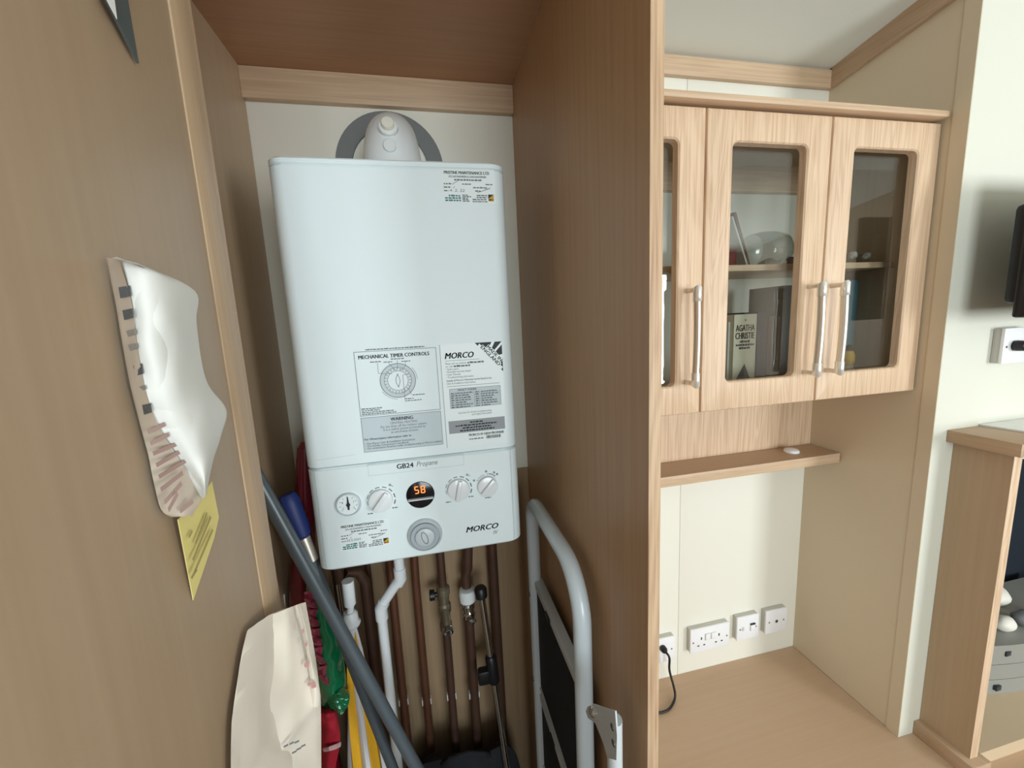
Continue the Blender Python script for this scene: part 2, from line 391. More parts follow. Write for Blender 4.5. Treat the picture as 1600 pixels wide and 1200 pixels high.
q = MB(); q.box(DX-0.018, DX, -0.03, 0.384, FL+0.09, 0.56, 'door_face', 0.001); dr = q.build('door', cup)
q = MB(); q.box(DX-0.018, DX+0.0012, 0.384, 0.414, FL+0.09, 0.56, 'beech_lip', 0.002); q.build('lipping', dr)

# ================================================================== boiler
XB0, XB1, YB, ZB1, ZBG, ZB0 = -0.2381, 0.1619, 0.756, 0.2887, -0.2463, -0.4502
boil = thing('gas_boiler', 'white wall-hung gas boiler with dials, stickers and an orange display reading 58', 'boiler', ((XB0+XB1)/2, W, ZB0))
def casing(z0, z1, m, name, parent, r=0.026, bev=0.003, grow=0.0):
    x0, x1, y0, y1 = XB0-grow, XB1+grow, YB-grow, W-0.006; out = [(x0, y1)]
    for i in range(9): a = PI+PI/2*i/8; out.append((x0+r+r*math.cos(a), y0+r+r*math.sin(a)))
    for i in range(9): a = 1.5*PI+PI/2*i/8; out.append((x1-r+r*math.cos(a), y0+r+r*math.sin(a)))
    out.append((x1, y1)); cx, cy = (x0+x1)/2, (y0+y1)/2; n = len(out); vs = []; q = MB()
    def ring(z, ins): return [(x+(ins if x < cx else -ins)*min(1, abs(x-cx)/0.1), max(y, y0)+ins if y < y1-1e-6 else y, z) for x, y in out]
    rings = [ring(z0, bev), ring(z0+bev, 0), ring(z1-bev, 0), ring(z1, bev)]
    for rg in rings: vs += rg
    fs = [tuple(range(n))[::-1], tuple(range(3*n, 4*n))]
    for k in range(3):
        for i in range(n): fs.append((k*n+i, k*n+(i+1) % n, (k+1)*n+(i+1) % n, (k+1)*n+i))
    q.add(vs, fs, m); return q.build(name, parent, smooth=40)
casing(ZBG+0.0012, ZB1-0.0135, 'boiler_white', 'casing', boil, bev=0.001)
casing(ZB1-0.0130, ZB1, 'boiler_white', 'top_band', boil, bev=0.003)
casing(ZB0, ZBG-0.0012, 'boiler_plastic', 'control_panel', boil, bev=0.004)
q = MB(); q.box(XB0+0.012, XB1-0.012, YB+0.012, W-0.02, ZBG-0.004, ZBG+0.004, 'ink_grey'); q.build('joint', boil)
E1, E2 = YB-0.0004, YB-0.0008
def bx(u, v): p = at(u, v, YB); return p.x, p.z
# fold lines along the left side of the panel
q = MB(); x = bx(492, 737)[0]; q.line(x, ZBG-0.004, x, ZB0+0.006, 0.0009, E1, 'print_grey'); q.build('fold_line', boil)
q = MB(); x = bx(799, 740)[0]; q.line(x, ZBG-0.004, x, ZB0+0.006, 0.0007, E1, 'print_grey'); q.build('fold_line', boil)
q = MB(); q.line(bx(428, 252)[0], ZB1-0.026, bx(428, 252)[0], ZB1-0.004, 0.0008, E1, 'print_grey'); q.build('fold_line', boil)
q = MB(); z = ZBG+0.02; xa = bx(556, 715)[0]; q.line(XB0+0.02, z-0.003, xa, z, 0.0006, E1, 'print_grey'); q.build('crease', boil)
rnd = random.Random(2)
# --- instruction print: timer controls
x0, z1 = bx(552.5, 550.5); x1, _ = bx(681, 542); _, z0 = bx(567, 650.5); z0 = (z0+bx(685, 640)[1])/2; z1 = (z1+bx(678, 542.5)[1])/2
q = MB(); q.outline(x0, x1, z0, z1, 0.0009, E2, 'ink_grey'); wd = x1-x0
q.dashes(x0+0.14*wd, x1-0.14*wd, z1+0.0018, 0.002, E2, 'ink_soft', rnd)
q.text('MECHANICAL TIMER CONTROLS', x0+0.05*wd, x1-0.09*wd, z1-0.0135, 0.0066, E2, 'ink', bold=0.022)
dx, dz = bx(622, 594.5); RR = 0.0315
q.arc(dx, dz, RR*0.78, RR, 0, 2*PI, E1, 'print_grey', 64); q.arc(dx, dz, RR*0.98, RR*1.02, 0, 2*PI, E2, 'ink_grey', 64); q.arc(dx, dz, RR*0.76, RR*0.79, 0, 2*PI, E2, 'ink_grey', 48)
for i in range(24): a = 2*PI*i/24; q.arc(dx+RR*0.69*math.cos(a), dz+RR*0.69*math.sin(a), 0.0010, 0.0017, 0, 2*PI, E2, 'ink_grey', 10)
q.arc(dx, dz, RR*0.57, RR*0.60, 0, 2*PI, E2, 'ink_grey', 48)
for k in (-1, 1): q.arc(dx+k*RR*0.45, dz, RR*0.55, RR*0.58, PI/2+k*PI/2-0.75, PI/2+k*PI/2+0.75, E2, 'ink_grey', 30)
for (ax_, az, bx_, bz) in ((-.45, 1.08, -.05, .55), (-1.05, 1.1, -1.05, .5), (-1.05, .5, -.3, .42), (.05, 1.22, .05, .72), (.5, 1.06, .5, .85), (.5, .85, .15, .55), (.3, .3, .3, -1.15), (.3, .3, .6, .36), (.7, -.9, .55, -.5)):
    q.line(dx+ax_*RR, dz+az*RR, dx+bx_*RR, dz+bz*RR, 0.0006, E2, 'ink_soft')
for (a, c, l) in ((-1.45, 1.15, .6), (-.72, 1.10, .5), (-.3, 1.25, .75), (.3, 1.08, .55), (.75, -.95, .75), (.3, -1.15, .5), (.3, -1.27, .95)):
    q.dashes(dx+a*RR, dx+(a+l)*RR, dz+c*RR, 0.0017, E2, 'ink_soft', rnd)
q.arc(dx, dz, RR*1.10, RR*1.12, 0.0, 0.7, E2, 'ink_grey'); q.arc(dx, dz, RR*1.10, RR*1.12, 3.7, 4.6, E2, 'ink_grey')
for i, l in enumerate((.25, .22, .40, .42)): q.dashes(x0+0.02*wd, x0+(0.02+l)*wd, z0+0.0125-i*0.0034, 0.0019, E2, 'ink_soft', rnd)
q.build('timer_instruction_print', boil, smooth=0)
# --- grey warning box
xa, za = bx(564, 653); xb, zb = bx(690, 694); zc = bx(571, 707)[1]; zt = (za+bx(685, 642.5)[1])/2; zb = (zb+zc)/2; xb = x1
xa = x0; H = zt-zb; q = MB(); q.quad(xa, xb, zb, zt, E1, 'print_grey'); q.outline(xa, xb, zb, zt, 0.0008, E2, 'ink_grey'); wd = xb-xa
q.text('WARNING', xa+.36*wd, xa+.64*wd, zt-H*.155, H*.095, E2, 'ink', bold=0.022)
q.text('CENTRAL HEATING', xa+.35*wd, xa+.69*wd, zt-H*.255, H*.065, E2, 'ink_soft')
q.text('Do not drain off the radiator system.', xa+.23*wd, xa+.81*wd, zt-H*.345, H*.066, E2, 'ink_soft')
q.text('It is a sealed system protected by', xa+.26*wd, xa+.79*wd, zt-H*.43, H*.066, E2, 'ink_soft')
q.text('an anti-freeze solution.', xa+.35*wd, xa+.70*wd, zt-H*.515, H*.066, E2, 'ink_soft')
q.text('For Winterisation information refer to', xa+.02*wd, xa+.60*wd, zt-H*.66, H*.062, E2, 'ink', bold=0.01)
q.text('• The Morco User & Installation Instructions', xa+.02*wd, xa+.64*wd, zt-H*.785, H*.058, E2, 'ink')
q.text("• The holiday homeowner's handbook", xa+.02*wd, xa+.56*wd, zt-H*.855, H*.058, E2, 'ink')
q.text("• The winterisation factsheet under troubleshooting on Morco's website", xa+.02*wd, xa+.985*wd, zt-H*.925, H*.056, E2, 'ink')
q.build('warning_print', boil, smooth=0)
# --- white maker's sticker on the right
sx0 = (bx(687, 537)[0]+bx(698, 694)[0])/2; sx1 = bx(785, 560)[0]; sz1 = bx(736, 536)[1]; sz0 = bx(745, 695)[1]
q = MB(); q.box(sx0, sx1, E1, YB, sz0, sz1, 'sticker_white'); q.line(sx0, sz1, sx0, sz0, 0.0008, E2, 'ink_grey')
w_ = sx1-sx0; H = sz1-sz0
def sx(t): return sx0+t*w_
def sz(t): return sz1-t*H
q.text('MORCO', sx(.07), sx(.53), sz(.135), H*.055, E2, 'ink', bold=0.03, shear=0.25)
q.line(sx(.07), sz(.155), sx(.62), sz(.155), 0.0006, E2, 'ink_soft')
q.text('Please visit our website', sx(.07), sx(.40), sz(.19), H*.018, E2, 'ink_soft'); q.dashes(sx(.42), sx(.70), sz(.19), H*.016, E2, 'ink_soft', rnd)
q.text('or call', sx(.07), sx(.18), sz(.217), H*.018, E2, 'ink_soft'); q.dashes(sx(.20), sx(.46), sz(.217), H*.016, E2, 'ink_soft', rnd)
for i, (t, l) in enumerate((('• Spare parts', .27), ('• Extended warranty details', .47), ('• User Manuals', .30), ('• Troubleshooting information', .51))):
    q.text(t, sx(.07), sx(l), sz(.243+i*.026), H*.018, E2, 'ink_soft')
q.text("Details of Morco's Warranty can be found in the", sx(.07), sx(.80), sz(.353), H*.018, E2, 'ink_soft', bold=0.01)
q.text('User & Installation Instructions.', sx(.07), sx(.54), sz(.38), H*.018, E2, 'ink_soft')
q.line(sx(.07), sz(.40), sx(.93), sz(.40), 0.0008, E2, 'ink_grey')
t0, t1 = .425, .615
q.quad(sx(.10), sx(.94), sz(t1), sz(t0), E1-0.0002, 'print_grey'); q.outline(sx(.10), sx(.94), sz(t1), sz(t0), 0.0006, E2, 'ink_soft')
q.text('FAULT CODES', sx(.24), sx(.54), sz(.45), H*.018, E2, 'ink', bold=0.024)
for i in range(7):
    zz = .457+i*.0226
    if i: q.line(sx(.10), sz(zz), sx(.94), sz(zz), 0.0004, E2, 'ink_grey')
    q.dashes(sx(.12), sx(.17), sz(zz+.018), H*.012, E2, 'ink_soft', rnd); q.dashes(sx(.19), sx(rnd.uniform(.34, .48)), sz(zz+.018), H*.011, E2, 'ink_soft', rnd)
    q.dashes(sx(.52), sx(.58), sz(zz+.018), H*.012, E2, 'ink_soft', rnd); q.dashes(sx(.61), sx(rnd.uniform(.72, .92)), sz(zz+.018), H*.011, E2, 'ink_soft', rnd)
q.line(sx(.50), sz(.457), sx(.50), sz(t1), 0.0005, E2, 'ink_soft'); q.line(sx(.18), sz(.457), sx(.18), sz(t1), 0.0004, E2, 'ink_grey'); q.line(sx(.595), sz(.457), sx(.595), sz(t1), 0.0004, E2, 'ink_grey')
q.text('Scan here for further troubleshooting', sx(.22), sx(.77), sz(.672), H*.018, E2, 'ink_soft'); q.text('and helpful information', sx(.44), sx(.77), sz(.697), H*.018, E2, 'ink_soft')
q.quad(sx(.05), sx(.985), sz(.863), sz(.738), E1-0.0002, 'print_midgrey')
for i, (a, c) in enumerate(((.40, .62), (.16, .85), (.27, .75), (.23, .80))): q.dashes(sx(a), sx(c), sz(.772+i*.026), H*.016, E2, 'ink', rnd)
q.text('MORCO IV GB24 PROPANE', sx(.37), sx(.96), sz(.905), H*.024, E2, 'ink', bold=0.024)
q.dashes(sx(.37), sx(.62), sz(.94), H*.013, E2, 'ink_soft', rnd)
x = sx(.66)
while x < sx(.90): l = rnd.choice((.0006, .001, .0016)); q.quad(x, x+l, sz(.945), sz(.915), E2, 'ink'); x += l+rnd.choice((.0006, .001))
# MADE IN ENGLAND corner with flag stripes
A, B_, C_ = Vector((sx(.56), sz(.0))), Vector((sx(1.0), sz(.0))), Vector((sx(1.0), sz(.29)))
def tri(pts, m, y): q.add([(p.x, y, p.y) for p in pts], [tuple(range(len(pts)))], m)
def mixp(a, c, t): return a+(c-a)*t
tri([A, B_, C_], 'ink', E1-0.0002)
tri([mixp(B_, A, .38), mixp(B_, A, .26), mixp(A, C_, .47)+Vector((0, .002)), mixp(A, C_, .38)], 'sticker_white', E1-0.0003)
tri([mixp(B_, C_, .42), mixp(B_, C_, .54), mixp(A, C_, .60), mixp(A, C_, .52)+Vector((.001, .001))], 'sticker_white', E1-0.0003)
tri([B_, mixp(B_, C_, .10), mixp(A, C_, .53), mixp(A, C_, .48)], 'sticker_white', E1-0.00035)
tri([mixp(A, C_, .10), mixp(A, C_, .93), mixp(A, C_, .93)+Vector((.0035, .004)), mixp(A, C_, .10)+Vector((.0035, .004))], 'sticker_white', E1-0.0003)
dr_ = (C_-A).normalized(); up_ = Vector((-dr_.y, dr_.x))
def slant(body, t0, off, ln, h, m):
    vs, fs, gw, gh = glyphs(body, 0, 0, 1); o0 = A+dr_*t0+up_*off
    P = [o0+dr_*a+up_*c for (a, c) in ((-.0012, -.0009), (ln+.0012, -.0009), (ln+.0012, h+.0009), (-.0012, h+.0009))]; q.add([(p.x, E2-.0001, p.y) for p in P], [(0, 1, 2, 3)], 'sticker_white')
    for dd_ in (-.0003, 0, .0003): q.add([((o0+dr_*(a*ln/gw+dd_)+up_*(c*h/gh)).x, E2-0.0002, (o0+dr_*(a*ln/gw+dd_)+up_*(c*h/gh)).y) for a, c in vs], fs, m)
LN = (C_-A).length
slant('ENGLAND', LN*.18, 0.0010, LN*.64, 0.0066, 'ink'); slant('MADE IN', LN*.28, 0.0096, LN*.50, 0.0062, 'ink')
q.build('maker_sticker', boil, smooth=0)
# --- service stickers
def service(name, xa, za, ww, slopez, date):
    q = MB(); h = ww*.60; y1, y2 = E1, E2
    q.box(xa, xa+ww, y1, YB, za-h, za, 'sticker_white')
    def X(t): return xa+t*ww
    def Z(t): return za-t*h
    q.text('PRISTINE MAINTENANCE LTD', X(.06), X(.90), Z(.145), h*.085, y2, 'ink', bold=0.022)
    q.text('LPG GAS ENGINEERS & CARAVAN REPAIRS', X(.14), X(.84), Z(.245), h*.055, y2, 'ink', bold=0.01)
    q.dashes(X(.24), X(.75), Z(.335), h*.045, y2, 'ink_soft', rnd)
    for (r, spans) in ((.45, ((.04, .18), (.38, .56), (.82, .95))), (.55, ((.04, .16), (.58, .86))), (.65, ((.04, .12), (.62, .72)))):
        for a, c in spans: q.dashes(X(a), X(c), Z(r), h*.035, y2, 'ink_soft', rnd)
    q.line(X(.20), Z(.45), X(.24), Z(.40), .0007, y2, 'ink'); q.line(X(.24), Z(.40), X(.30), Z(.35), .0006, y2, 'ink'); q.line(X(.21), Z(.56), X(.24), Z(.51), .0006, y2, 'ink')
    q.text(date, X(.14), X(.42), Z(.66), h*.075, y2, 'ink_soft', shear=0.2); q.line(X(.66), Z(.68), X(.90), Z(.55), .0007, y2, 'ink_soft'); q.line(X(.70), Z(.66), X(.92), Z(.52), .0005, y2, 'ink_soft')
    for i in range(3): q.dashes(X(.05 if i else .12), X(.34), Z(.80+.07*i), h*.05, y2, 'teal_ink', rnd)
    for i in range(5): q.dashes(X(.37), X(.37+rnd.uniform(.08, .17)), Z(.77+.045*i), h*.03, y2, 'ink_soft', rnd)
    for i in range(4): q.dashes(X(.56 if i > 1 else .64), X(.84), Z(.78+.06*i), h*.035, y2, 'ink_soft', rnd)
    q.quad(X(.86), X(.965), Z(.93), Z(.73), y2, 'gold'); q.add([(X(.86), y2-.0002, Z(.86)), (X(.86), y2-.0002, Z(.73)), (X(.965), y2-.0002, Z(.73))], [(0, 1, 2)], 'ink'); q.dashes(X(.87), X(.95), Z(.91), h*.04, y2-.0002, 'ink', rnd)
    q.build(name, boil, smooth=0)
xs, zs = bx(688, 263.5); service('service_sticker', xs, zs, bx(772, 266)[0]-xs, 0, '4. 2. 22')
xs, zs = bx(527.5, 820); service('service_sticker', xs, zs, bx(607, 812)[0]-xs, 0, '02.5.2025')
# --- name plate
xa, za = bx(576, 744); xb = bx(725, 722)[0]; q = MB()
q.outline(xa, xb, za, ZBG-0.002, 0.0007, E1, 'print_grey')
xt, zt = bx(620.5, 732.7); q.text('GB24', xt, bx(646, 727)[0], zt, 0.0095, E2, 'ink_grey', bold=0.022)
xt2 = bx(651, 729)[0]; q.text('Propane', xt2, bx(684, 725)[0], zt+0.0005, 0.0095, E2, 'ink_grey', shear=0.3); q.build('name_plate', boil, smooth=0)
xt, zt = bx(728.5, 832); q = MB(); q.text('MORCO', xt, bx(778.5, 822)[0], zt, 0.0115, E2, 'ink_grey', bold=0.03, shear=0.3)
q.text('IV', bx(771, 833)[0], bx(778, 831)[0], zt-0.0125, 0.008, E2, 'ink_soft', shear=0.25); q.build('maker_name', boil, smooth=0)
# --- controls
AXN = (0, -1, 0)
def gauge(u, v, r):
    x, z = bx(u, v); c = (x, YB, z); q = MB(); q.lathe(c, AXN, [(r*1.12, 0), (r*1.12, .002), (r*1.05, .0055), (r*.97, .006), (r*.93, .0035)], 'dial_grey'); g = q.build('pressure_gauge', boil)
    q = MB(); q.lathe(c, AXN, [(r*.94, 0), (r*.94, .0036)], 'sticker_white'); q.build('dial_face', g)
    q = MB(); y = YB-.0040
    for i in range(9): a = -0.7+i*(PI+1.4)/8; q.line(x+r*.80*math.cos(a), z+r*.80*math.sin(a), x+r*.68*math.cos(a), z+r*.68*math.sin(a), .0008, y, 'ink')
    for i, t in enumerate(('0', '1', '2', '3', '4')): a = PI+.6-i*(PI+1.2)/4; q.text(t, x+r*.55*math.cos(a)-.0009, x+r*.55*math.cos(a)+.0009, z+r*.55*math.sin(a)-.0015, .0032, y, 'ink_soft')
    q.add([(x-.0008, y-.0006, z+r*.80), (x+.0008, y-.0006, z+r*.80), (x+.0022, y-.0006, z), (x-.0022, y-.0006, z)], [(0, 1, 2, 3)], 'ink')
    q.add([(x-.0022, y-.0006, z), (x+.0022, y-.0006, z), (x+.0016, y-.0006, z-r*.48), (x-.0016, y-.0006, z-r*.48)], [(0, 1, 2, 3)], 'ink'); q.lathe((x, y, z), AXN, [(.0036, 0), (.0036, .0012)], 'ink', 16); q.build('needle', g)
def knob(u, v, r, ang, bars=True):
    x, z = bx(u, v); c = (x, YB, z); q = MB(); q.lathe(c, AXN, [(r, 0), (r, .006), (r*.96, .0085), (r*.86, .0092)], 'knob_white'); k = q.build('knob', boil)
    q = MB(); M = Matrix.Translation((x, YB, z)) @ Matrix.Rotation(-ang, 4, 'Y')
    q.box(-r*.93, r*.93, -.0165, -.008, -.0042, .0042, 'knob_white', 0.0012, M); q.build('grip', k)
    q = MB()
    if bars:
        for i in range(8): a = math.radians(-25+i*29); q.arc(x, z, r*1.12, r*1.12+.0007+.0016*(8-i)/8, a, a+math.radians(19), E2, 'ink_soft')
        q.dashes(x-r*1.2, x-r*.75, z-r*1.15, .002, E2, 'ink_soft', rnd); q.dashes(x+r*.85, x+r*1.3, z-r*.9, .002, E2, 'ink_soft', rnd)
        q.arc(x+r*.85, z+r*1.25, .001, .0022, 0, 2*PI, E2, 'ink_soft', 10); q.line(x+r*.9, z+r*1.2, x+r*1.1, z+r*1.1, .0009, E2, 'ink_soft')
    else:
        for (a0, a1, t) in ((100, 140, .0007), (50, 82, .0017)): q.arc(x, z, r*1.15, r*1.15+t, math.radians(a0), math.radians(a1), E2, 'ink_soft')
        for a in (48, 88, 145): q.line(x+r*1.1*math.cos(math.radians(a)), z+r*1.1*math.sin(math.radians(a)), x+r*1.22*math.cos(math.radians(a)), z+r*1.22*math.sin(math.radians(a)), .001, E2, 'ink')
        for a in (46, 60, 92, 152): q.arc(x+r*1.45*math.cos(math.radians(a)), z+r*1.45*math.sin(math.radians(a)), .0008, .0022, 0, 2*PI, E2, 'ink_soft', 10)
        q.dashes(x-r*.3, x+r*.3, z-r*1.3, .002, E2, 'ink_soft', rnd)
    q.build('scale_print', boil, smooth=0)
gauge(544.8, 787.5, .0205)
knob(595.5, 781, .0222, math.radians(52)); knob(716.5, 764, .0220, math.radians(78)); knob(761.6, 758.4, .0205, math.radians(47), False)
x, z = bx(657, 773); r = .0258; q = MB(); q.lathe((x, YB, z), AXN, [(r*1.05, 0), (r*1.03, .0015), (r, .0018)], 'lcd_black', 48); disp = q.build('display', boil)
q = MB(); y = YB-.0023; bz0, bz1 = z-r*.40, z-r*.20; hw = math.sqrt(r*r-(r*.40)**2)
q.box(x-hw*1.0, x+hw*1.0, y-.0002, YB-.001, bz0, bz0+(bz1-bz0)*.42, 'knob_white'); q.box(x-hw*1.03, x+hw*1.03, y, YB-.001, bz0+(bz1-bz0)*.42, bz1, 'ink_grey'); q.build('bar', disp)
SEG = {'5': 'afgcd', '8': 'abcdefg'}
q = MB(); dw, dh, t = .0085, .0155, .0021
for k, ch in enumerate('58'):
    ox = x-.0105+k*.0118; oz = z+r*.14
    def sg(x0, x1, z0, z1): q.quad(ox+x0, ox+x1, oz+z0, oz+z1, y-.0003, 'lcd_orange')
    for s_ in SEG[ch]:
        if s_ == 'a': sg(t*.6, dw-t*.6, dh-t, dh)
        if s_ == 'g': sg(t*.6, dw-t*.6, dh/2-t/2, dh/2+t/2)
        if s_ == 'd': sg(t*.6, dw-t*.6, 0, t)
        if s_ == 'f': sg(0, t, dh/2+t*.3, dh-t*.5)
        if s_ == 'b': sg(dw-t, dw, dh/2+t*.3, dh-t*.5)
        if s_ == 'e': sg(0, t, t*.5, dh/2-t*.3)
        if s_ == 'c': sg(dw-t, dw, t*.5, dh/2-t*.3)
q.build('digits', disp, smooth=0)
x, z = bx(664, 835); r = .0315; q = MB()
q.lathe((x, YB, z), AXN, [(r*1.08, 0), (r*1.08, .002), (r*1.0, .006), (r*.94, .007), (r*.90, .004), (r*.88, .004)], 'dial_grey', 56); tm = q.build('timer_dial', boil)
q = MB(); q.lathe((x, YB, z), AXN, [(r*.86, .002), (r*.86, .009), (r*.83, .0098), (r*.62, .0098), (r*.60, .0085)], 'dial_dark', 56); rg = q.build('ring', tm)
q = MB()
for i in range(48): a = 2*PI*i/48; q.line(x+r*.83*math.cos(a), z+r*.83*math.sin(a), x+r*(.74 if i % 2 else .70)*math.cos(a), z+r*(.74 if i % 2 else .70)*math.sin(a), .0007, YB-.0101, 'print_grey')
q.build('tick', rg, smooth=0)
q = MB(); q.lathe((x, YB, z), AXN, [(r*.60, .003), (r*.58, .0125), (r*.53, .0135), (r*.2, .0142), (.0005, .0142)], 'dial_grey', 40); hub = q.build('hub', tm)
q = MB(); pts = [(x+.0052*math.cos(a)*1.0+0, YB-.0148, z+.0125*math.sin(a)) for a in np.linspace(0, 2*PI, 25)]; M = Matrix.Translation((x, 0, z)) @ Matrix.Rotation(math.radians(-16), 4, 'Y') @ Matrix.Translation((-x, 0, -z))
q.tube([M @ Vector(p) for p in pts], .0007, 'ink_grey', 6, False); q.build('pointer', tm)
# --- flue elbow on top and its collar
fx, fy = -0.041, 0.895; q = MB(); rr = .0575
path = [(fx, fy, ZB1-.004), (fx, fy, ZB1+.046)]; br = .066
for i in range(1, 11): a = PI/2*i/10; path.append((fx, fy+br-br*math.cos(a), ZB1+.046+br*math.sin(a)))
path.append((fx, W-.001, ZB1+.046+br)); rads = [rr*1.03, rr*1.0]+[rr*(1-.22*i/10) for i in range(1, 11)]+[rr*.78]
q.tube(path, rads, 'flue_white', 40); fl = q.build('flue_elbow', boil, smooth=50)
pc = Vector(at(606.5, 199, .846)); q = MB(); q.lathe(pc, (0.0, -1, .30), [(.019, -.012), (.0175, .003), (.0150, .0045), (.0135, .0045)], 'flue_white'); q.lathe(pc, (0, -1, .30), [(.0118, -.01), (.0118, .012), (.0108, .0135), (.007, .0138)], 'cap_cream'); q.build('sampling_cap', fl)
pc = Vector(at(609, 228, fy-rr)); q = MB(); q.lathe(pc, (0, -1, 0.04), [(.0118, -.008), (.0118, .003), (.0108, .004), (.008, .004)], 'flue_white'); q.build('sampling_cap', fl)
rc = (-0.053, W-.001, .375); q = MB(); R0, R1 = .086, .122; n = 56; vs = []
for (r_, y_) in ((R1, 0), (R1, -.008), (R0, -.008), (R0, 0)):
    for j in range(n): a = 2*PI*j/n; vs.append((rc[0]+r_*math.cos(a), rc[1]+y_, rc[2]+r_*math.sin(a)))
q.add(vs, [(k*n+j, k*n+(j+1) % n, ((k+1) % 4)*n+(j+1) % n, ((k+1) % 4)*n+j) for k in range(4) for j in range(n)], 'flue_collar'); q.build('wall_collar', boil)

# ================================================================== pipes below the boiler
def vpipe(u, v, Y, r, z_top, z_bot, mat, name, label, cat='pipe', group=None, pre=None, clip=None):
    p = at(u, v, Y); base = (p.x, p.y, z_bot); t = thing(name, label, cat, base, group); q = MB()
    pts = ([Vector(a) for a in pre] if pre else []) + [Vector((p.x, p.y, z_top)), Vector((p.x, p.y, z_bot))]
    q.tube(pts, r, mat, 16); q.build('tube', t, smooth=60)
    if clip is not None:
        q = MB(); zc = at(u, clip, Y).z; x_ = p.x
        q.box(x_-r*.5, x_+r*.5, p.y+r, W-.0035, zc-.010, zc+.010, 'clip_clear', .0015)
        q.arc(x_, p.y, r+.0002, r+.0032, -0.5, PI+.5, zc, 'clip_clear'); vs = []; n = 18
        for (rr_, dz_) in ((r+.0003, -.009), (r+.0030, -.009), (r+.0030, .009), (r+.0003, .009)):
            for j in range(n+1): a = -.62*PI+1.24*PI*j/n+PI/2; vs.append((x_+rr_*math.cos(a), p.y+rr_*math.sin(a), zc+dz_))
        m_ = n+1; qq = MB(); qq.box(x_-r*.5, x_+r*.5, p.y+r+.0003, W-.0035, zc-.010, zc+.010, 'clip_clear', .0015)
        fs = [(k*m_+j, k*m_+j+1, ((k+1) % 4)*m_+j+1, ((k+1) % 4)*m_+j) for k in range(4) for j in range(n)]+[tuple(k*m_ for k in range(4)), tuple(k*m_+n for k in range(4))]
        qq.add(vs, fs, 'clip_clear'); qq.build('pipe_clip', t)
    return t, p
ZU = ZB0+.002
p = at(574, 940, .955); vpipe(574, 940, .955, .0125, p.z+.055, FL, 'copper_dark', 'copper_pipe', 'thick dull copper pipe with a bend, leftmost under the boiler', pre=[(p.x-.055, p.y-.03, ZB0+.001), (p.x-.05, p.y-.028, p.z+.085), (p.x-.035, p.y-.02, p.z+.098), (p.x-.012, p.y-.007, p.z+.088)])
vpipe(590, 1020, 1.012, .006, ZU, FL, 'copper_dark', 'copper_pipe', 'thin dull copper pipe beside the thick bent one, close to the wall')
vpipe(621, 1000, .985, .0105, ZU, FL, 'copper', 'copper_pipe', 'copper pipe directly behind the white plastic waste pipe', clip=1098)
p = at(658, 1000, .985); vpipe(658, 1000, .985, .0105, at(648, 912, .985).z, FL, 'copper', 'copper_pipe', 'copper pipe with a hooked top between the waste pipe and the valves', clip=1097,
      pre=[(p.x+.016, p.y-.03, ZU), (p.x+.016, p.y-.03, ZB0-.012), (p.x+.012, p.y-.026, ZB0-.028), (p.x+.004, p.y-.012, ZB0-.034)])
t, p = vpipe(702, 1040, .975, .0105, ZU, FL, 'copper_dark', 'copper_pipe', 'copper pipe with a dull brass isolating valve and black tap handle', clip=1088)
def zv(v, u=702, Y=.975): return at(u, v, Y).z
q = MB(); q.lathe((p.x, p.y, zv(983)), (0, 0, 1), [(.011, 0), (.016, .004), (.016, .022), (.013, .028), (.013, .05), (.017, .056), (.017, .075), (.013, .08), (.0135, .105), (.017, .108), (.017, .125), (.011, .13)], 'brass_dull', 20)
q.tube([(p.x, p.y, zv(945)), (p.x+.004, p.y-.045, zv(962))], .0115, 'brass_dull', 14); q.build('valve_body', t)
q = MB(); q.lathe((p.x+.004, p.y-.045, zv(962)), (.08, -.9, -.35), [(.013, 0), (.013, .012), (.010, .013), (.010, .004), (.004, .004), (.004, .012)], 'chrome', 20); q.build('valve_outlet', t)
q = MB(); q.lathe((p.x-.012, p.y, zv(925)), (-1, 0, 0), [(.006, 0), (.006, .010), (.0135, .011), (.014, .022), (.012, .024)], 'black_plastic', 14); q.build('tap_handle', t)
t, p = vpipe(738, 1040, .975, .0125, zv(930, 724), FL, 'copper_dark', 'copper_pipe', 'copper pipe with a white compression nut and chrome valve, rightmost under the boiler', clip=1085)
zt = zv(912, 724); q = MB(); q.tube([(p.x, p.y, zt-.01), (p.x, p.y, zt+.025), (p.x+.006, p.y-.002, zt+.042), (p.x+.02, p.y-.005, ZU-.005), (p.x+.024, p.y-.006, ZU)], .0125, 'copper_dark', 16); q.build('upper_bend', t)
q = MB(); q.lathe((p.x, p.y, zv(941, 724)), (0, 0, 1), [(.016, 0), (.021, .004), (.022, .025), (.020, .036), (.014, .038)], 'flue_white', 20); q.build('nut', t)
q = MB(); q.lathe((p.x, p.y, zv(965, 730)), (0, 0, 1), [(.013, 0), (.018, .005), (.018, .014), (.015, .017), (.015, .028), (.018, .031), (.018, .040), (.014, .044)], 'chrome', 12)
q.lathe((p.x+.004, p.y-.010, zv(960, 734)), (.15, -.9, -.3), [(.012, 0), (.012, .015), (.009, .017), (.009, .006)], 'chrome', 8); q.build('valve_body', t)
vpipe(775, 960, 1.0, .013, ZU, FL, 'copper_dark', 'conduit_pipe', 'dark upright pipe in the shaded corner behind the chrome pole')
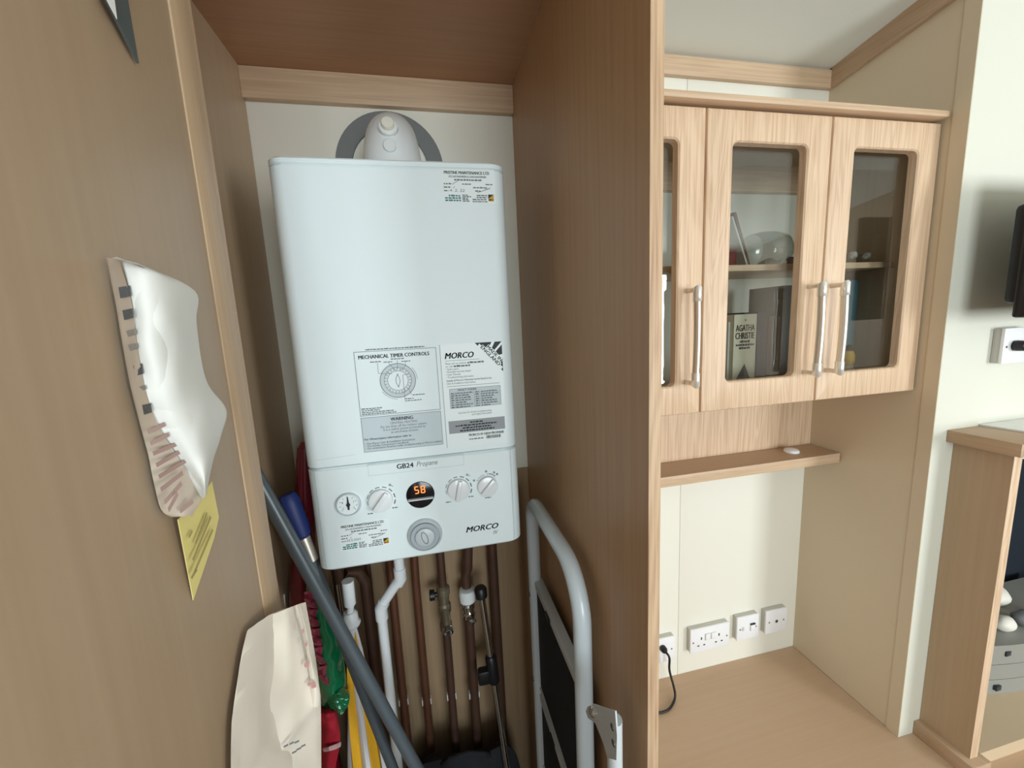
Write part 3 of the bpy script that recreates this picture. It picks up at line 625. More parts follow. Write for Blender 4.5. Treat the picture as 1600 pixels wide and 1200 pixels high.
# white plastic waste pipe
a0 = at(624, 884, .86); a1 = at(626, 905, .86); a2 = at(595, 948, .86); a3 = at(612, 1112, .86); a3.x = a2.x+.001
ws = thing('waste_pipe', 'white plastic waste pipe with two elbows under the boiler', 'pipe', (a2.x, .86, FL)); r = .0112
q = MB(); q.tube([(a1.x, .86, ZU), (a1.x, .86, a1.z+.004)], r, 'waste_white', 20); q.build('tube', ws)
q = MB(); q.tube([(a1.x-.002, .86, a1.z+.002), (a2.x+.002, .86, a2.z+.003)], r, 'waste_white', 20); q.build('tube', ws)
q = MB(); q.tube([(a2.x, .86, a2.z), (a2.x+.0005, .86, FL)], r*.95, 'waste_white', 20); q.build('tube', ws)
dd = (a2-a1).normalized()
q = MB(); q.tube([(a1.x, .86, a1.z+.028), (a1.x, .86, a1.z+.002), tuple(a1+dd*.012)], r*1.22, 'waste_white', 20); q.build('elbow', ws)
q = MB(); q.tube([tuple(a2-dd*.012), (a2.x, .86, a2.z-.003), (a2.x, .86, a2.z-.030)], r*1.22, 'waste_white', 20); q.build('elbow', ws)

# ================================================================== poles and bundles on the left
def leaning(name, label, cat, pa, pb, r, mat, ext=True):
    pa = Vector(pa); pb = Vector(pb); d = (pb-pa); d = d/abs(d.z); foot = pb+d*(pb.z-FL) if ext else pb
    t = thing(name, label, cat, (foot.x, foot.y, foot.z)); q = MB(); q.tube([pa, foot], r, mat, 20); q.build('shaft', t); return t, pa, foot
pa = atx(360, 672, -.332); pb = at(640, 1180, .73)
t, pa, pf = leaning('mop_pole', 'dark grey tubular pole leaning diagonally across the parasol', 'pole', pa, pb, .0122, 'pole_grey')
q = MB(); d = (pf-pa).normalized(); q.tube([pa-d*.004, pa+d*.02], .0132, 'black_plastic', 18); q.build('end_cap', t)
pa = at(451, 781, .79); pb = at(606, 1180, .77)
t, pa, pf = leaning('broom_pole', 'silver broom pole with a blue grip behind the grey pole', 'pole', pa, pb, .0105, 'pole_dark'); d = (pf-pa).normalized()
q = MB(); q.tube([pa-d*.012, pa-d*.008, pa+d*.005, pa+d*.055, pa+d*.075, pa+d*.08], [.012, .016, .0185, .018, .0165, .012], 'blue_grip', 20); q.build('grip', t)
q = MB(); q.tube([pa+d*.08, pa+d*.13], .0122, 'satin_metal', 18); q.build('collar', t)
pa = at(521, 896, .97); tp = thing('chrome_tube', 'bright chrome tube standing under the lower left corner of the boiler', 'tube', (pa.x+.02, .97, FL)); q = MB(); q.tube([(pa.x, .97, ZU-.004), (pa.x+.02, .97, FL)], .0088, 'chrome', 18); q.build('shaft', tp)
q = MB(); q.tube([(pa.x, .97, ZU-.008), (pa.x, .97, ZU-.003)], .0105, 'chrome', 18); q.build('end_cap', tp)
# folded parasol
P0 = at(552, 906, .85); P1 = at(549, 952, .85); P2 = at(548, 973, .85)
px, py = P2.x, .85
um = thing('folded_parasol', 'folded yellow and white parasol standing behind the grey pole', 'parasol', (px, py, FL))
q = MB(); q.tube([(px+.004, py, P0.z), (px+.003, py, at(552, 943, .85).z)], .0125, 'waste_white', 20); q.tube([(px+.006, py, at(552, 943, .85).z+.004), (px, py, P1.z-.01)], .0075, 'waste_white', 16); q.build('top_tube', um)
q = MB(); q.lathe((px, py, P2.z-.006), (0, 0, 1), [(.019, 0), (.021, .005), (.017, .010), (.0165, .026), (.012, .033)], 'waste_white', 22); q.build('ferrule', um)
def gore(k, n, m, name):
    """one folded gore of the canopy: a pleat running down the pole"""
    q = MB(); a = 2*PI*k/n; rows = []
    zt_, zb_ = P2.z-.005, FL+.10; N = 14
    vs = []; fs = []
    for i in range(N+1):
        s_ = i/N; z_ = zt_+(zb_-zt_)*s_; R_ = (.012+.058*min(1, s_*1.6)**.8)*(1-.25*max(0, s_-.85)/.15)
        for j, (da, kr) in enumerate(((-.42, .55), (-.2, .9), (0, 1.08), (.2, .92), (.42, .5))):
            w_ = 1+.10*math.sin(9*s_+k*2.1+j); aa = a+da*1.3+.10*math.sin(5*s_+k)
            vs.append((px+R_*kr*w_*math.cos(aa)*.72, py+R_*kr*w_*math.sin(aa)*.62, z_))
        vs.append((px+R_*.15*math.cos(a), py+R_*.15*math.sin(a), z_))
    c = 6
    for i in range(N):
        for j in range(c): fs.append((i*c+j, i*c+(j+1) % c, (i+1)*c+(j+1) % c, (i+1)*c+j))
    fs.append(tuple(range(c))); fs.append(tuple(N*c+j for j in range(c))); q.add(vs, fs, m); q.build(name, um, smooth=50)
for k in range(8): gore(k, 8, 'yellow_cloth' if k % 2 else 'white_cloth', 'canopy_gore')
q = MB(); q.tube([(px, py, P2.z-.01), (px, py, FL)], .0095, 'waste_white', 14); q.build('pole', um)
# red plastic roll and green packet
p0 = at(474, 700, .87); p1 = at(452, 940, .88); p1.x = max(p1.x, -.313); rr_ = thing('red_roll', 'tall dark red plastic roll standing behind the blue-gripped pole', 'roll', (p1.x, .88, FL)); q = MB(); pts = []; rs = []
for i in range(44):
    s_ = i/43; z_ = p0.z+(FL-p0.z)*s_; t_ = min(1, (z_-p0.z)/(p1.z-p0.z)); pts.append((p0.x+(p1.x-p0.x)*t_, .88, z_)); rs.append((.014+.016*t_)*(1+.04*math.sin(31*s_)+.04*math.sin(67*s_+1)))
q.tube(pts, rs, 'red_film', 22); q.build('body', rr_, smooth=60)
q = MB(); q.tube([pts[0], (pts[0][0], pts[0][1], pts[0][2]+.012)], [.012, .006], 'red_film', 16); q.build('end_twist', rr_)
gp = thing('green_packet', 'glossy green plastic packet with crinkled film beside the cream bag', 'packet', (at(512, 1100, .82).x, .84, at(512, 1100, .82).z))
rows = []
for (v, ul, ur) in ((915, 478, 512), (950, 480, 522), (1000, 486, 533), (1040, 490, 538), (1070, 494, 541), (1095, 500, 538), (1108, 506, 530)):
    rows.append([at(ul+(ur-ul)*t_, v, .825-.024*math.sin(PI*t_)) for t_ in (0, .25, .5, .75, 1)])
q = MB(); q.pillow(rows, (0, .018, 0), 'green_film', 6, .006, 45, 1.3); q.build('film', gp, smooth=80)
rows = []
for i in range(30):
    v = 925+i*4.9; ul = 474+.19*(v-925)+rnd.uniform(-1.5, 1.5); ur = ul+19-.05*(v-925); k_ = .006*(1 if i % 2 else -1)*rnd.uniform(.5, 1.2)
    rows.append([at(ul+(ur-ul)*t_, v+(6*t_ if i % 3 else -3*t_), .806-.010*math.sin(PI*t_)+k_*(.5+.5*math.sin(PI*t_))) for t_ in (0, .5, 1)])
q = MB(); q.pillow(rows, (0, .014, 0), 'crinkle_film', 2, .004, 120, 4.1); q.build('crinkled_seam', gp, smooth=50)
rows = [[at(516, 1088, .80), at(530, 1084, .795), at(546, 1092, .80)], [at(519, 1098, .79), at(532, 1096, .785), at(543, 1104, .795)], [at(520, 1108, .80), at(528, 1113, .79), at(533, 1118, .80)]]
q = MB(); q.pillow(rows, (0, .02, 0), 'green_film', 8, .012, 90, 7.7); q.build('twisted_end', gp, smooth=80)
rc_ = thing('red_cloth', 'crumpled red cloth with a white hem below the green packet', 'cloth', (at(515, 1170, .81).x, .81, at(515, 1170, .81).z-.06))
rows = [[at(496, 1114, .80), at(508, 1116, .782), at(522, 1114, .79)], [at(496, 1135, .83), at(512, 1134, .79), at(530, 1140, .81)], [at(500, 1175, .83), at(514, 1168, .80), at(531, 1162, .81)], [at(502, 1230, .83), at(512, 1226, .81), at(520, 1220, .82)]]
q = MB(); q.pillow(rows, (0, .02, 0), 'red_cloth', 6, .010, 50, 2.2); q.build('fold', rc_, smooth=80)
q = MB(); q.tube([at(506, 1172, .80), at(515, 1170, .789), at(524, 1167, .792), at(532, 1163, .803)], .0045, 'hem', 8, sx=.4); q.build('hem', rc_)
db = thing('dark_bag', 'black fabric bag slumped in the bottom of the cupboard behind the poles', 'bag', (.02, .88, FL)); rows = []
for (z_, xa, xb, b_) in ((-1.13, -.10, .12, 0), (-1.18, -.13, .15, .02), (-1.30, -.15, .165, .035), (-1.48, -.15, .17, .04), (FL+.001, -.14, .16, .03)):
    rows.append([Vector((xa+(xb-xa)*t_, .915-b_*math.sin(PI*t_)+.006*math.sin(9*t_+z_*20), z_ if z_ < -1.2 else z_+.012*math.sin(7*t_))) for t_ in (0, .2, .4, .6, .8, 1)])
q = MB(); q.pillow(rows, (0, .03, 0), 'dark_fabric', 5, .008, 25, 3.0); q.build('body', db, smooth=70)
q = MB(); q.tube([(-.05, .905, -1.13), (-.03, .89, -1.10), (.02, .885, -1.09), (.06, .89, -1.11), (.075, .905, -1.14)], .006, 'dark_fabric', 10); q.build('handle', db)
# small white card against the cupboard side
c0 = at(440, 950, .86); q = MB(); q.prism([at(434, 934, .862), at(445, 928, .868), at(446, 962, .868), at(434, 962, .862)], (0, .0008, 0), 'paper_white'); q.prism([at(437, 925, .872), at(441, 917, .874), at(447, 962, .874), at(437, 962, .872)], (0, .0008, 0), 'paper_thin')
tag(q.build('small_card', base=c0), 'small pale card tucked above the cream bag by the door edge', 'card')
# chrome telescopic pole on the right
pa = at(752, 930, .93); pb = at(787, 1163, .90)
t, pa, pf = leaning('telescopic_pole', 'chrome telescopic pole with black grips in the shaded right corner', 'pole', pa, pb, .0088, 'chrome'); d = (pf-pa).normalized()
q = MB(); q.tube([pa-d*.022, pa-d*.016, pa+d*.004], [.013, .0165, .0155], 'black_plastic', 18); q.build('top_cap', t)
m_ = at(764, 1040, .915); mm = pa+d*((m_-pa).dot(d)); q = MB(); q.tube([mm-d*.025, mm-d*.02, mm+d*.045, mm+d*.05], [.0125, .015, .015, .0125], 'black_plastic', 18); q.box(mm.x-.038, mm.x-.006, mm.y-.012, mm.y+.012, mm.z-.048, mm.z-.008, 'black_plastic', .006); q.build('clamp', t)

# ================================================================== folded step ladder against the divider
LX = .214; zt = atx(828, 775, LX).z; Yf = atx(827, 775, LX).y-.02; Yn = .560; LR = .0155
lad = thing('step_ladder', 'folded white tubular step ladder with black treads against the divider', 'ladder', (LX, .72, FL))
pts = [(LX, Yf, FL+.02), (LX, Yf, zt-.05)]; br = .05
for i in range(1, 7): a = PI/2*i/6; pts.append((LX, Yf-br+br*math.cos(a), zt-br+br*math.sin(a)))
br = .085
for i in range(0, 13): a = PI/2*i/12; pts.append((LX, Yn+br-br*math.sin(a), zt-br+br*math.cos(a)))
pts.append((LX, Yn, FL+.02)); q = MB(); q.tube(pts, LR, 'ladder_white', 22); q.build('handrail', lad, smooth=60)
for yy in (Yf, Yn): q = MB(); q.tube([(LX, yy, FL), (LX, yy, FL+.03)], .018, 'rubber_black', 16); q.build('foot', lad)
def ztl(v, u=838): return atx(u, v, LX).z
z1_, z2_ = -.585, -.775                      # folded treads, tread edge above
def tread(zt_, zb_):
    q = MB(); q.box(LX+.000, LX+.014, Yn+.010, Yf-.010, zb_, zt_-.020, 'tread_rubber', .003); o = q.build('tread', lad)
    q = MB(); q.box(LX-.004, LX+.018, Yn+.006, Yf-.004, zt_-.020, zt_, 'ladder_flat', .003); q.build('edge_bar', o)
    q = MB(); q.box(LX-.007, LX-.004, (Yn+Yf)/2+.02, (Yn+Yf)/2+.05, zt_-.018, zt_-.006, 'black_plastic', .001); q.build('latch', o)
    q = MB(); q.box(LX-.003, LX+.016, Yn+.008, Yf-.006, zb_-.005, zb_, 'ladder_flat', .001); q.build('lip', o)
    return o
tread(atx(838, 908, LX).z, atx(832, 1032, LX).z); tread(atx(832, 1040, LX).z, atx(832, 1040, LX).z-.25); tread(-1.16, -1.40)
for (yy, vv) in ((Yf, 910), (Yf, 1020), (Yf, 1160)):
    q = MB(); q.lathe((LX-LR+.001, yy, atx(830, vv, LX).z), (-1, 0, 0), [(.0065, 0), (.0065, .002), (.003, .004)], 'screw', 14); q.build('rivet', lad)
# hinge bracket and rear frame
BX = LX-LR-.003; hp = atx(927, 1112, BX)
q = MB(); q.prism([atx(u, v, BX) for (u, v) in ((915, 1112), (918, 1104), (927, 1100), (938, 1104), (961, 1111), (964, 1150), (963, 1188), (949, 1184), (942, 1160), (930, 1130), (919, 1122))], (.0022, 0, 0), 'ladder_flat'); brk = q.build('hinge_bracket', lad)
q = MB(); q.lathe(hp, (-1, 0, 0), [(.0075, 0), (.0075, .002), (.005, .005), (.002, .006)], 'chrome', 18); q.build('rivet', brk)
for (u, v) in ((957, 1136), (959, 1161)): q = MB(); q.lathe(atx(u, v, BX), (-1, 0, 0), [(.0042, 0), (.0042, .0012)], 'screw', 14); q.build('rivet', brk)
ry = atx(957, 1150, BX+.008).y; rz = atx(952, 1094, LX).z
q = MB(); q.tube([(BX+.013, ry+.004, rz), (BX+.013, ry+.004, FL+.02)], .0105, 'ladder_flat', 16); q.build('rear_leg', lad)
q = MB(); q.tube([(BX+.013, ry+.004, FL), (BX+.013, ry+.004, FL+.03)], .0125, 'rubber_black', 14); q.build('foot', lad)

# ================================================================== things on the open door
def atd(u, v, off=0.0): return atx(u, v, DX+off)
# curled paper
pap = thing('curled_letter', 'crumpled white letter curling off the open door, printed on its underside', 'paper', atd(260, 800, .001))
outer = [(176, 404), (190, 408), (205, 470), (212, 530), (224, 600), (244, 660), (276, 712), (306, 762), (318, 780)]
right = [(212, 410), (304, 454), (307, 500), (314, 560), (326, 602), (354, 640), (347, 676), (332, 724), (322, 774)]
rows = []
for (a, c) in zip(outer, right):
    row = []
    for t_ in (0, .3, .65, 1):
        row.append(atd(a[0]+(c[0]-a[0])*t_, a[1]+(c[1]-a[1])*t_, .014+.012*math.sin(PI*min(1, t_*.9))))
    rows.append(row)
q = MB(); q.pillow(rows, (-.0012, 0, 0), 'paper_white', 6, .0040, 52, 9.3); q.build('sheet', pap, smooth=70)
left = [(166, 402), (180, 470), (190, 530), (203, 600), (218, 660), (232, 712), (240, 752), (252, 796), (268, 808)]
inn = [(186, 406), (205, 470), (213, 530), (225, 600), (245, 660), (277, 712), (305, 755), (316, 775), (300, 806)]
rows = []
for (a, c) in zip(left, inn): rows.append([atd(a[0]+(c[0]-a[0])*t_, a[1]+(c[1]-a[1])*t_, .003+.012*t_) for t_ in (0, .5, 1)])
q = MB(); q.pillow(rows, (-.0008, 0, 0), 'paper_thin', 4, .0012, 60, 8.1); crl = q.build('curl', pap, smooth=70)
q = MB()
for (v0, v1, ul, ur) in ((446, 466, 184, 206), (482, 500, 190, 210), (514, 526, 196, 214), (536, 548, 199, 217), (568, 588, 207, 229), (602, 612, 214, 234), (630, 648, 221, 243)):
    k_ = 8 if v0 > 550 else 4; P = [atd(ul+1, v0+3, .0095), atd(ur-k_, v0, .0160), atd(ur-k_+2, v1-4, .0160), atd(ul+4, v1, .0095)]; q.prism(P, (.0003, 0, 0), 'faded_ink' if v1-v0 > 14 else 'faded_pale')
for (ua, va, ub, vb) in ((230, 672, 256, 660), (234, 690, 262, 676), (238, 706, 276, 690), (243, 724, 284, 700), (247, 742, 290, 716), (250, 762, 284, 736), (256, 782, 282, 752), (262, 794, 276, 768), (280, 796, 300, 780)):
    P = [atd(ua, va, .0105), atd(ub, vb, .0175), atd(ub+2, vb+6, .0175), atd(ua+2, va+6, .0105)]; q.prism(P, (.0003, 0, 0), 'faded_print')
q.build('print', crl, smooth=0)
# yellow note
nt_ = thing('sticky_note', 'yellow sticky note with faint lines of handwriting on the open door', 'note', atd(300, 938, .001))
pl = [atd(277, 812, .006), atd(318, 770, .006), atd(330, 752, .008), atd(341, 808, .006), atd(334, 840, .004), atd(301, 938, .001)]
q = MB(); q.prism(pl, (.0005, 0, 0), 'note_yellow'); q.build('sheet', nt_)
q = MB()
for (ua, va, ub, vb) in ((303, 892, 331, 826), (300, 874, 328, 806), (304, 848, 322, 800), (298, 902, 306, 888), (294, 838, 299, 828)):
    d_ = .008; P = [atd(ua, va, d_), atd(ub, vb, d_), atd(ub+1.5, vb+3, d_), atd(ua+1.5, va+3, d_)]; q.prism(P, (.0003, 0, 0), 'note_ink')
q.build('handwriting', nt_, smooth=0)
# framed card at the top of the door
fr = thing('hanging_card', 'corner of a dark-edged card hanging at the top of the open door', 'card', atd(212, 98, .001))
P = [atd(160, -6, .004), atd(150, -60, .004), atd(205, -90, .004), atd(196, 0, .004), atd(213, 99, .002)]; q = MB(); q.prism(P, (.0015, 0, 0), 'frame_slate'); q.build('backing', fr)
P = [atd(163, -6, .0062), atd(158, -55, .0062), atd(180, -70, .0062), atd(178, 0, .0062), atd(182, 30, .0056)]; q = MB(); q.prism(P, (.0004, 0, 0), 'paper_white'); q.build('insert', fr)
# cream bag hanging by the hinge edge of the door
bag = thing('paper_bag', 'cream paper bag with reddish print hanging by the door edge', 'bag', (DX+.03, .38, at(430, 1260, .38).z))
GR = ((((386, 986), (425, 961), (448, 952), (466, 946)), 0), (((379, 1015), (418, 1000), (450, 992), (475, 985)), .006), (((374, 1042), (415, 1035), (452, 1030), (485, 1022)), .012),
      (((366, 1095), (408, 1100), (450, 1097), (496, 1060)), .022), (((362, 1128), (402, 1150), (440, 1167), (500, 1090)), .030), (((361, 1162), (400, 1182), (440, 1195), (501, 1150)), -.016), (((361, 1230), (402, 1235), (440, 1240), (501, 1240)), -.060))
rows = []
for (pxs, bl) in GR:
    row = []
    for (u_, v_), yy, kk in zip(pxs, (.37, .372, .385, .402), (.1, .9, 1.0, .25)):
        p = at(u_, v_, yy-bl*kk)
        if p.x < DX+.006: p = atx(u_, v_, DX+.006)
        row.append(p)
    rows.append(row)
q = MB(); q.pillow(rows, (.004, .018, 0), 'bag_paper', 6, .0048, 36, 5.0, linear=True); q.build('sack', bag, smooth=40)
rows = []
for (v, ul, ur) in ((946, 464, 470), (980, 474, 480), (1020, 479, 486), (1058, 484, 495), (1085, 485, 500), (1105, 484, 498)):
    rows.append([at(ul, v, .388), at((ul+ur)/2, v, .384), at(ur, v, .388)])
q = MB(); q.pillow(rows, (0, .003, 0), 'bag_paper', 4, .001, 60, 2.0); gus = q.build('gusset', bag, smooth=60)
q = MB()
for (u, v, a_, c_) in ((471, 985, 4, 5), (476, 1006, 4, 5), (475, 1037, 8, 6), (480, 1068, 12, 4), (486, 1072, 8, 4)): P = [at(u, v, .381), at(u+a_, v-2, .381), at(u+a_, v+c_-2, .381), at(u+1, v+c_, .381)]; q.prism(P, (0, .0003, 0), 'bag_print')
q.build('print', gus, smooth=0)
q = MB()
for (u, v) in ((443, 1166), (452, 1162), (460, 1160), (456, 1176), (463, 1171), (470, 1166)): P = [at(u, v, .350), at(u+7, v-3.5, .350), at(u+7.5, v-1.2, .350), at(u+.5, v+2.3, .350)]; q.prism(P, (0, .0003, 0), 'ink_soft')
q.build('print', bag, smooth=0)

# ================================================================== glass-fronted wall cabinet
YD, ZD0, ZD1 = .757, -.2157, .406
cab = thing('wall_cabinet', 'beech wall cabinet with three glazed doors and bow handles', 'cabinet', (.73, W, ZD0))
XC0, XC1 = XD1+.001, XR-.002
q = MB(); q.box(XC0, XC0+.016, YD+.021, W-.001, ZD0+.002, ZD1, 'beech_panel'); q.build('side_panel', cab)
q = MB(); q.box(XC1-.016, XC1, YD+.021, W-.001, ZD0+.002, ZD1, 'beech_panel'); q.build('side_panel', cab)
q = MB(); q.box(XC0+.016, XC1-.016, YD+.021, W-.001, ZD0+.002, ZD0+.018, 'beech_panel'); q.build('bottom_panel', cab)
q = MB(); q.box(XC0, XC1, YD+.021, W-.001, ZD1, ZD1+.004, 'beech_panel'); q.build('top_panel', cab)
q = MB(); q.box(XC0, XC1-.004, YD-.016, YD+.03, ZD1+.0045, ZD1+.0195, 'beech_rail', .005); q.build('cornice', cab)
q = MB(); q.box(XC0+.016, XC1-.016, W-.022, W-.0015, .3344, ZD1, 'beech_rail'); q.build('back_rail', cab)
ZS = at(1190, 413, .82).z
q = MB(); q.box(XC0+.016, XC1-.016, .82, W-.022, ZS-.014, ZS, 'beech_rail', .0008); q.build('inner_shelf', cab)
q = MB(); q.box(.725, .735, .90, W-.002, ZD0+.018, ZS-.014, 'beech_panel'); q.build('upright', cab)
def rrect(x0, x1, z0, z1, r, y, k=6):
    out = []
    for (cx, cz, a0) in ((x1-r, z1-r, 0), (x0+r, z1-r, PI/2), (x0+r, z0+r, PI), (x1-r, z0+r, 1.5*PI)):
        for i in range(k+1): a = a0+PI/2*i/k; out.append((cx+r*math.cos(a), y, cz+r*math.sin(a)))
    return out
def cab_door(x0, x1, hx):
    q = MB(); g = .0016; x0 += g; x1 -= g; t = .020; mx = .0625; ox0, ox1, oz0, oz1 = x0+mx-g, x1-mx+g, -.1515, .3448
    loops = [rrect(x0, x1, ZD0, ZD1, .0005, YD+t), rrect(x0, x1, ZD0, ZD1, .0005, YD+.005), rrect(x0+.0016, x1-.0016, ZD0+.0016, ZD1-.0016, .0005, YD+.0016), rrect(x0+.005, x1-.005, ZD0+.005, ZD1-.005, .0005, YD),
             rrect(ox0-.003, ox1+.003, oz0-.003, oz1+.003, .015, YD), rrect(ox0, ox1, oz0, oz1, .012, YD+.003), rrect(ox0, ox1, oz0, oz1, .012, YD+t)]
    n = len(loops[0]); vs = [p for l in loops for p in l]; k = len(loops)
    q.add(vs, [(i*n+j, i*n+(j+1) % n, ((i+1) % k)*n+(j+1) % n, ((i+1) % k)*n+j) for i in range(k) for j in range(n)], 'beech_door')
    d = q.build('door', cab, smooth=30)
    q = MB(); q.box(ox0-.008, ox1+.008, YD+t+.0002, YD+t+.0042, oz0-.008, oz1+.008, 'door_glass'); q.build('pane', d, smooth=0)
    q = MB(); za, zb_ = .056, -.150; yb = YD-.031
    for zz in (za-.006, zb_+.006): q.tube([(hx, YD, zz), (hx, yb+.002, zz)], .0052, 'satin_metal', 14)
    n_ = 14; ps = [(hx, yb-.002*math.sin(PI*i/n_), za-.026+(zb_-za+.052)*i/n_) for i in range(n_+1)]; q.tube(ps, .0084, 'satin_metal', 20, sx=.75)
    for (a, k_) in ((za, -1), (zb_, 1)):
        q.tube([(hx, yb+.001, a), (hx, yb, a+k_*.002), (hx, yb, a+k_*.029), (hx, yb, a+k_*.030)], [.0070, .0097, .0097, .0088], 'polished_cap', 20, sx=.8)
    q.build('handle', d, smooth=50)
cab_door(.270, .578, .541); cab_door(.578, .886, .8485); cab_door(.886, 1.191, .9108)
ZBOT = ZD0+.018
# ---- books on the cabinet floor
def book(label, ul, ur, v_top, Y, mat, depth=.11, tilt=0.0, cat='book', spine=None):
    xa = at(ul, 520, Y).x; xb = at(ur, 520, Y).x; zt_ = at((ul+ur)/2, v_top, Y).z; base = ((xa+xb)/2, Y, ZBOT)
    t = thing('book', label, cat, base, 'books on the cabinet floor'); M = Matrix.Translation(base) @ Matrix.Rotation(tilt, 4, 'Y') @ Matrix.Translation((-base[0], -base[1], -base[2]))
    q = MB(); q.box(xa, xb, Y, Y+.0015, ZBOT+.0005, zt_, mat, .0004, M); q.box(xa, xa+.0015, Y, Y+depth, ZBOT+.0005, zt_, mat, .0004, M); q.box(xb-.0015, xb, Y, Y+depth, ZBOT+.0005, zt_, mat, .0004, M); q.build('cover', t)
    q = MB(); q.box(xa+.0016, xb-.0016, Y+.0016, Y+depth-.003, ZBOT+.002, zt_-.003, 'pages', 0, M); q.build('page_block', t)
    return t, xa, xb, zt_, M
book('thin white book left of the cream paperback', 1137, 1144, 503, .872, 'book_white')
t, xa, xb, zt_, M = book('cream paperback lettered AGATHA CHRISTIE over a dark triangle', 1146, 1182, 491, .86, 'book_cream', .09)
q = MB(); y_ = .8594; ww = xb-xa; hh = zt_-ZBOT
q.text('AGATHA', xa+.10*ww, xa+.90*ww, zt_-hh*.215, hh*.082, y_, 'ink', bold=.02); q.text('CHRISTIE', xa+.09*ww, xa+.90*ww, zt_-hh*.315, hh*.082, y_, 'ink', bold=.02)
for i, (a, c) in enumerate(((.28, .72), (.12, .90), (.26, .74))): q.dashes(xa+a*ww, xa+c*ww, zt_-hh*(.365+.042*i), hh*.028, y_, 'ink', rnd)
q.arc(xa+ww*.5, zt_-hh*.075, 0, .0022, 0, 2*PI, y_, 'ink_soft', 12)
q.add([(xa+.14*ww, y_, zt_-hh*.86), (xa+.84*ww, y_, zt_-hh*.90), (xa+.90*ww, y_, zt_-hh*.99), (xa+.45*ww, y_, zt_-hh*.99)], [(0, 1, 2, 3)], 'book_grey'); q.add([(xa+.52*ww, y_, zt_-hh*.64), (xa+.14*ww, y_, zt_-hh*.86), (xa+.84*ww, y_, zt_-hh*.90)], [(0, 1, 2)], 'book_grey'); q.build('lettering', t, smooth=0)
book('navy hardback standing right of the cream paperback', 1183, 1199, 487, .862, 'book_navy')
book('grey brown hardback between the navy book and the tall one', 1200, 1219, 494, .866, 'book_grey')
book('tallest dark book at the right end of the row', 1220, 1235, 446, .872, 'book_slate')
# ---- upper shelf, middle door
bs = at(1160, 412, .90); q = MB(); fr_ = thing('leaning_frame', 'brown picture frame leaning on the upper cabinet shelf', 'picture frame', (bs.x, .92, ZS))
A_ = at(1141, 335, .92); B2 = at(1165, 414, .92); dirv = Vector((B2.x-A_.x, 0, ZS-A_.z)); nrm = Vector((-.008, 0, -.004))
q.prism([(B2.x, .90, ZS), (B2.x, .99, ZS), (A_.x, .99, A_.z), (A_.x, .90, A_.z)], (-.007, 0, 0), 'frame_brown'); q.build('back', fr_)
q = MB(); q.prism([(B2.x-.008, .90, ZS+.004), (B2.x-.008, .985, ZS+.004), (A_.x-.008, .985, A_.z-.01), (A_.x-.008, .90, A_.z-.01)], (-.005, 0, 0), 'book_white'); q.build('mount', fr_)
q = MB(); q.box(B2.x-.085, B2.x-.045, .90, .98, ZS, ZS+.05, 'book_red', .001); tag(q.build('red_box', base=(B2.x-.05, .94, ZS)), 'small red box beside the leaning frame on the shelf', 'box')
gb = at(1200, 412, .93); gl = thing('glass_bowl', 'large clear glass lying on its side on the cabinet shelf', 'glass', (gb.x, .93, ZS))
q = MB(); prof_o = [(.012, 0), (.030, .006), (.045, .025), (.050, .055), (.048, .09), (.043, .115)]; prof = prof_o+[(r_-.0018, h_) for r_, h_ in prof_o[::-1]]
q.lathe((gb.x+.058, .93, ZS+.0505), (-1, 0, -.02), prof, 'clear_glass', 36); q.build('bowl', gl, smooth=60)
sh = at(1200, 405, .90); q = MB(); rows = [[Vector((sh.x-.012+.016*i, .895, ZS+.002+(.020+.004*math.sin(i*2))*j)) for i in range(4)] for j in range(2)]
q.pillow(rows, (0, .03, 0), 'stone_grey', 5, .003, 60, 6.0); tag(q.build('sea_shell', base=(sh.x, .91, ZS)), 'small grey shell in front of the lying glass', 'shell')
dk = at(1239, 407, .88); q = MB(); q.lathe((dk.x+.004, .89, ZS), (0, 0, 1), [(.010, 0), (.012, .004), (.009, .014), (.011, .022), (.006, .026)], 'figure_black', 18); tag(q.build('dark_ornament', base=(dk.x+.004, .89, ZS)), 'tiny dark ornament at the right end behind the middle door', 'ornament')
# ---- upper shelf, right door: glass ornaments
for (u, s_, lab) in ((1330, 1.0, 'small clear glass ornament left on the shelf behind the right door'), (1352, .85, 'small clear glass ornament right on the shelf behind the right door')):
    o0 = at(u, 408, .86); t = thing('glass_ornament', lab, 'ornament', (o0.x, .87, ZS), 'glass ornaments'); q = MB()
    q.lathe((o0.x, .87, ZS), (0, 0, 1), [(.012*s_, 0), (.012*s_, .003), (.006*s_, .005), (.014*s_, .012), (.017*s_, .019), (.012*s_, .026)], 'clear_glass', 9); q.build('body', t, smooth=0)
    q = MB(); q.lathe((o0.x+.012, .87, ZS+.022*s_), (.8, 0, .6), [(.004, -.006), (.009*s_, 0), (.010*s_, .008), (.004, .016)], 'figure_white', 8); q.build('head', t, smooth=0)
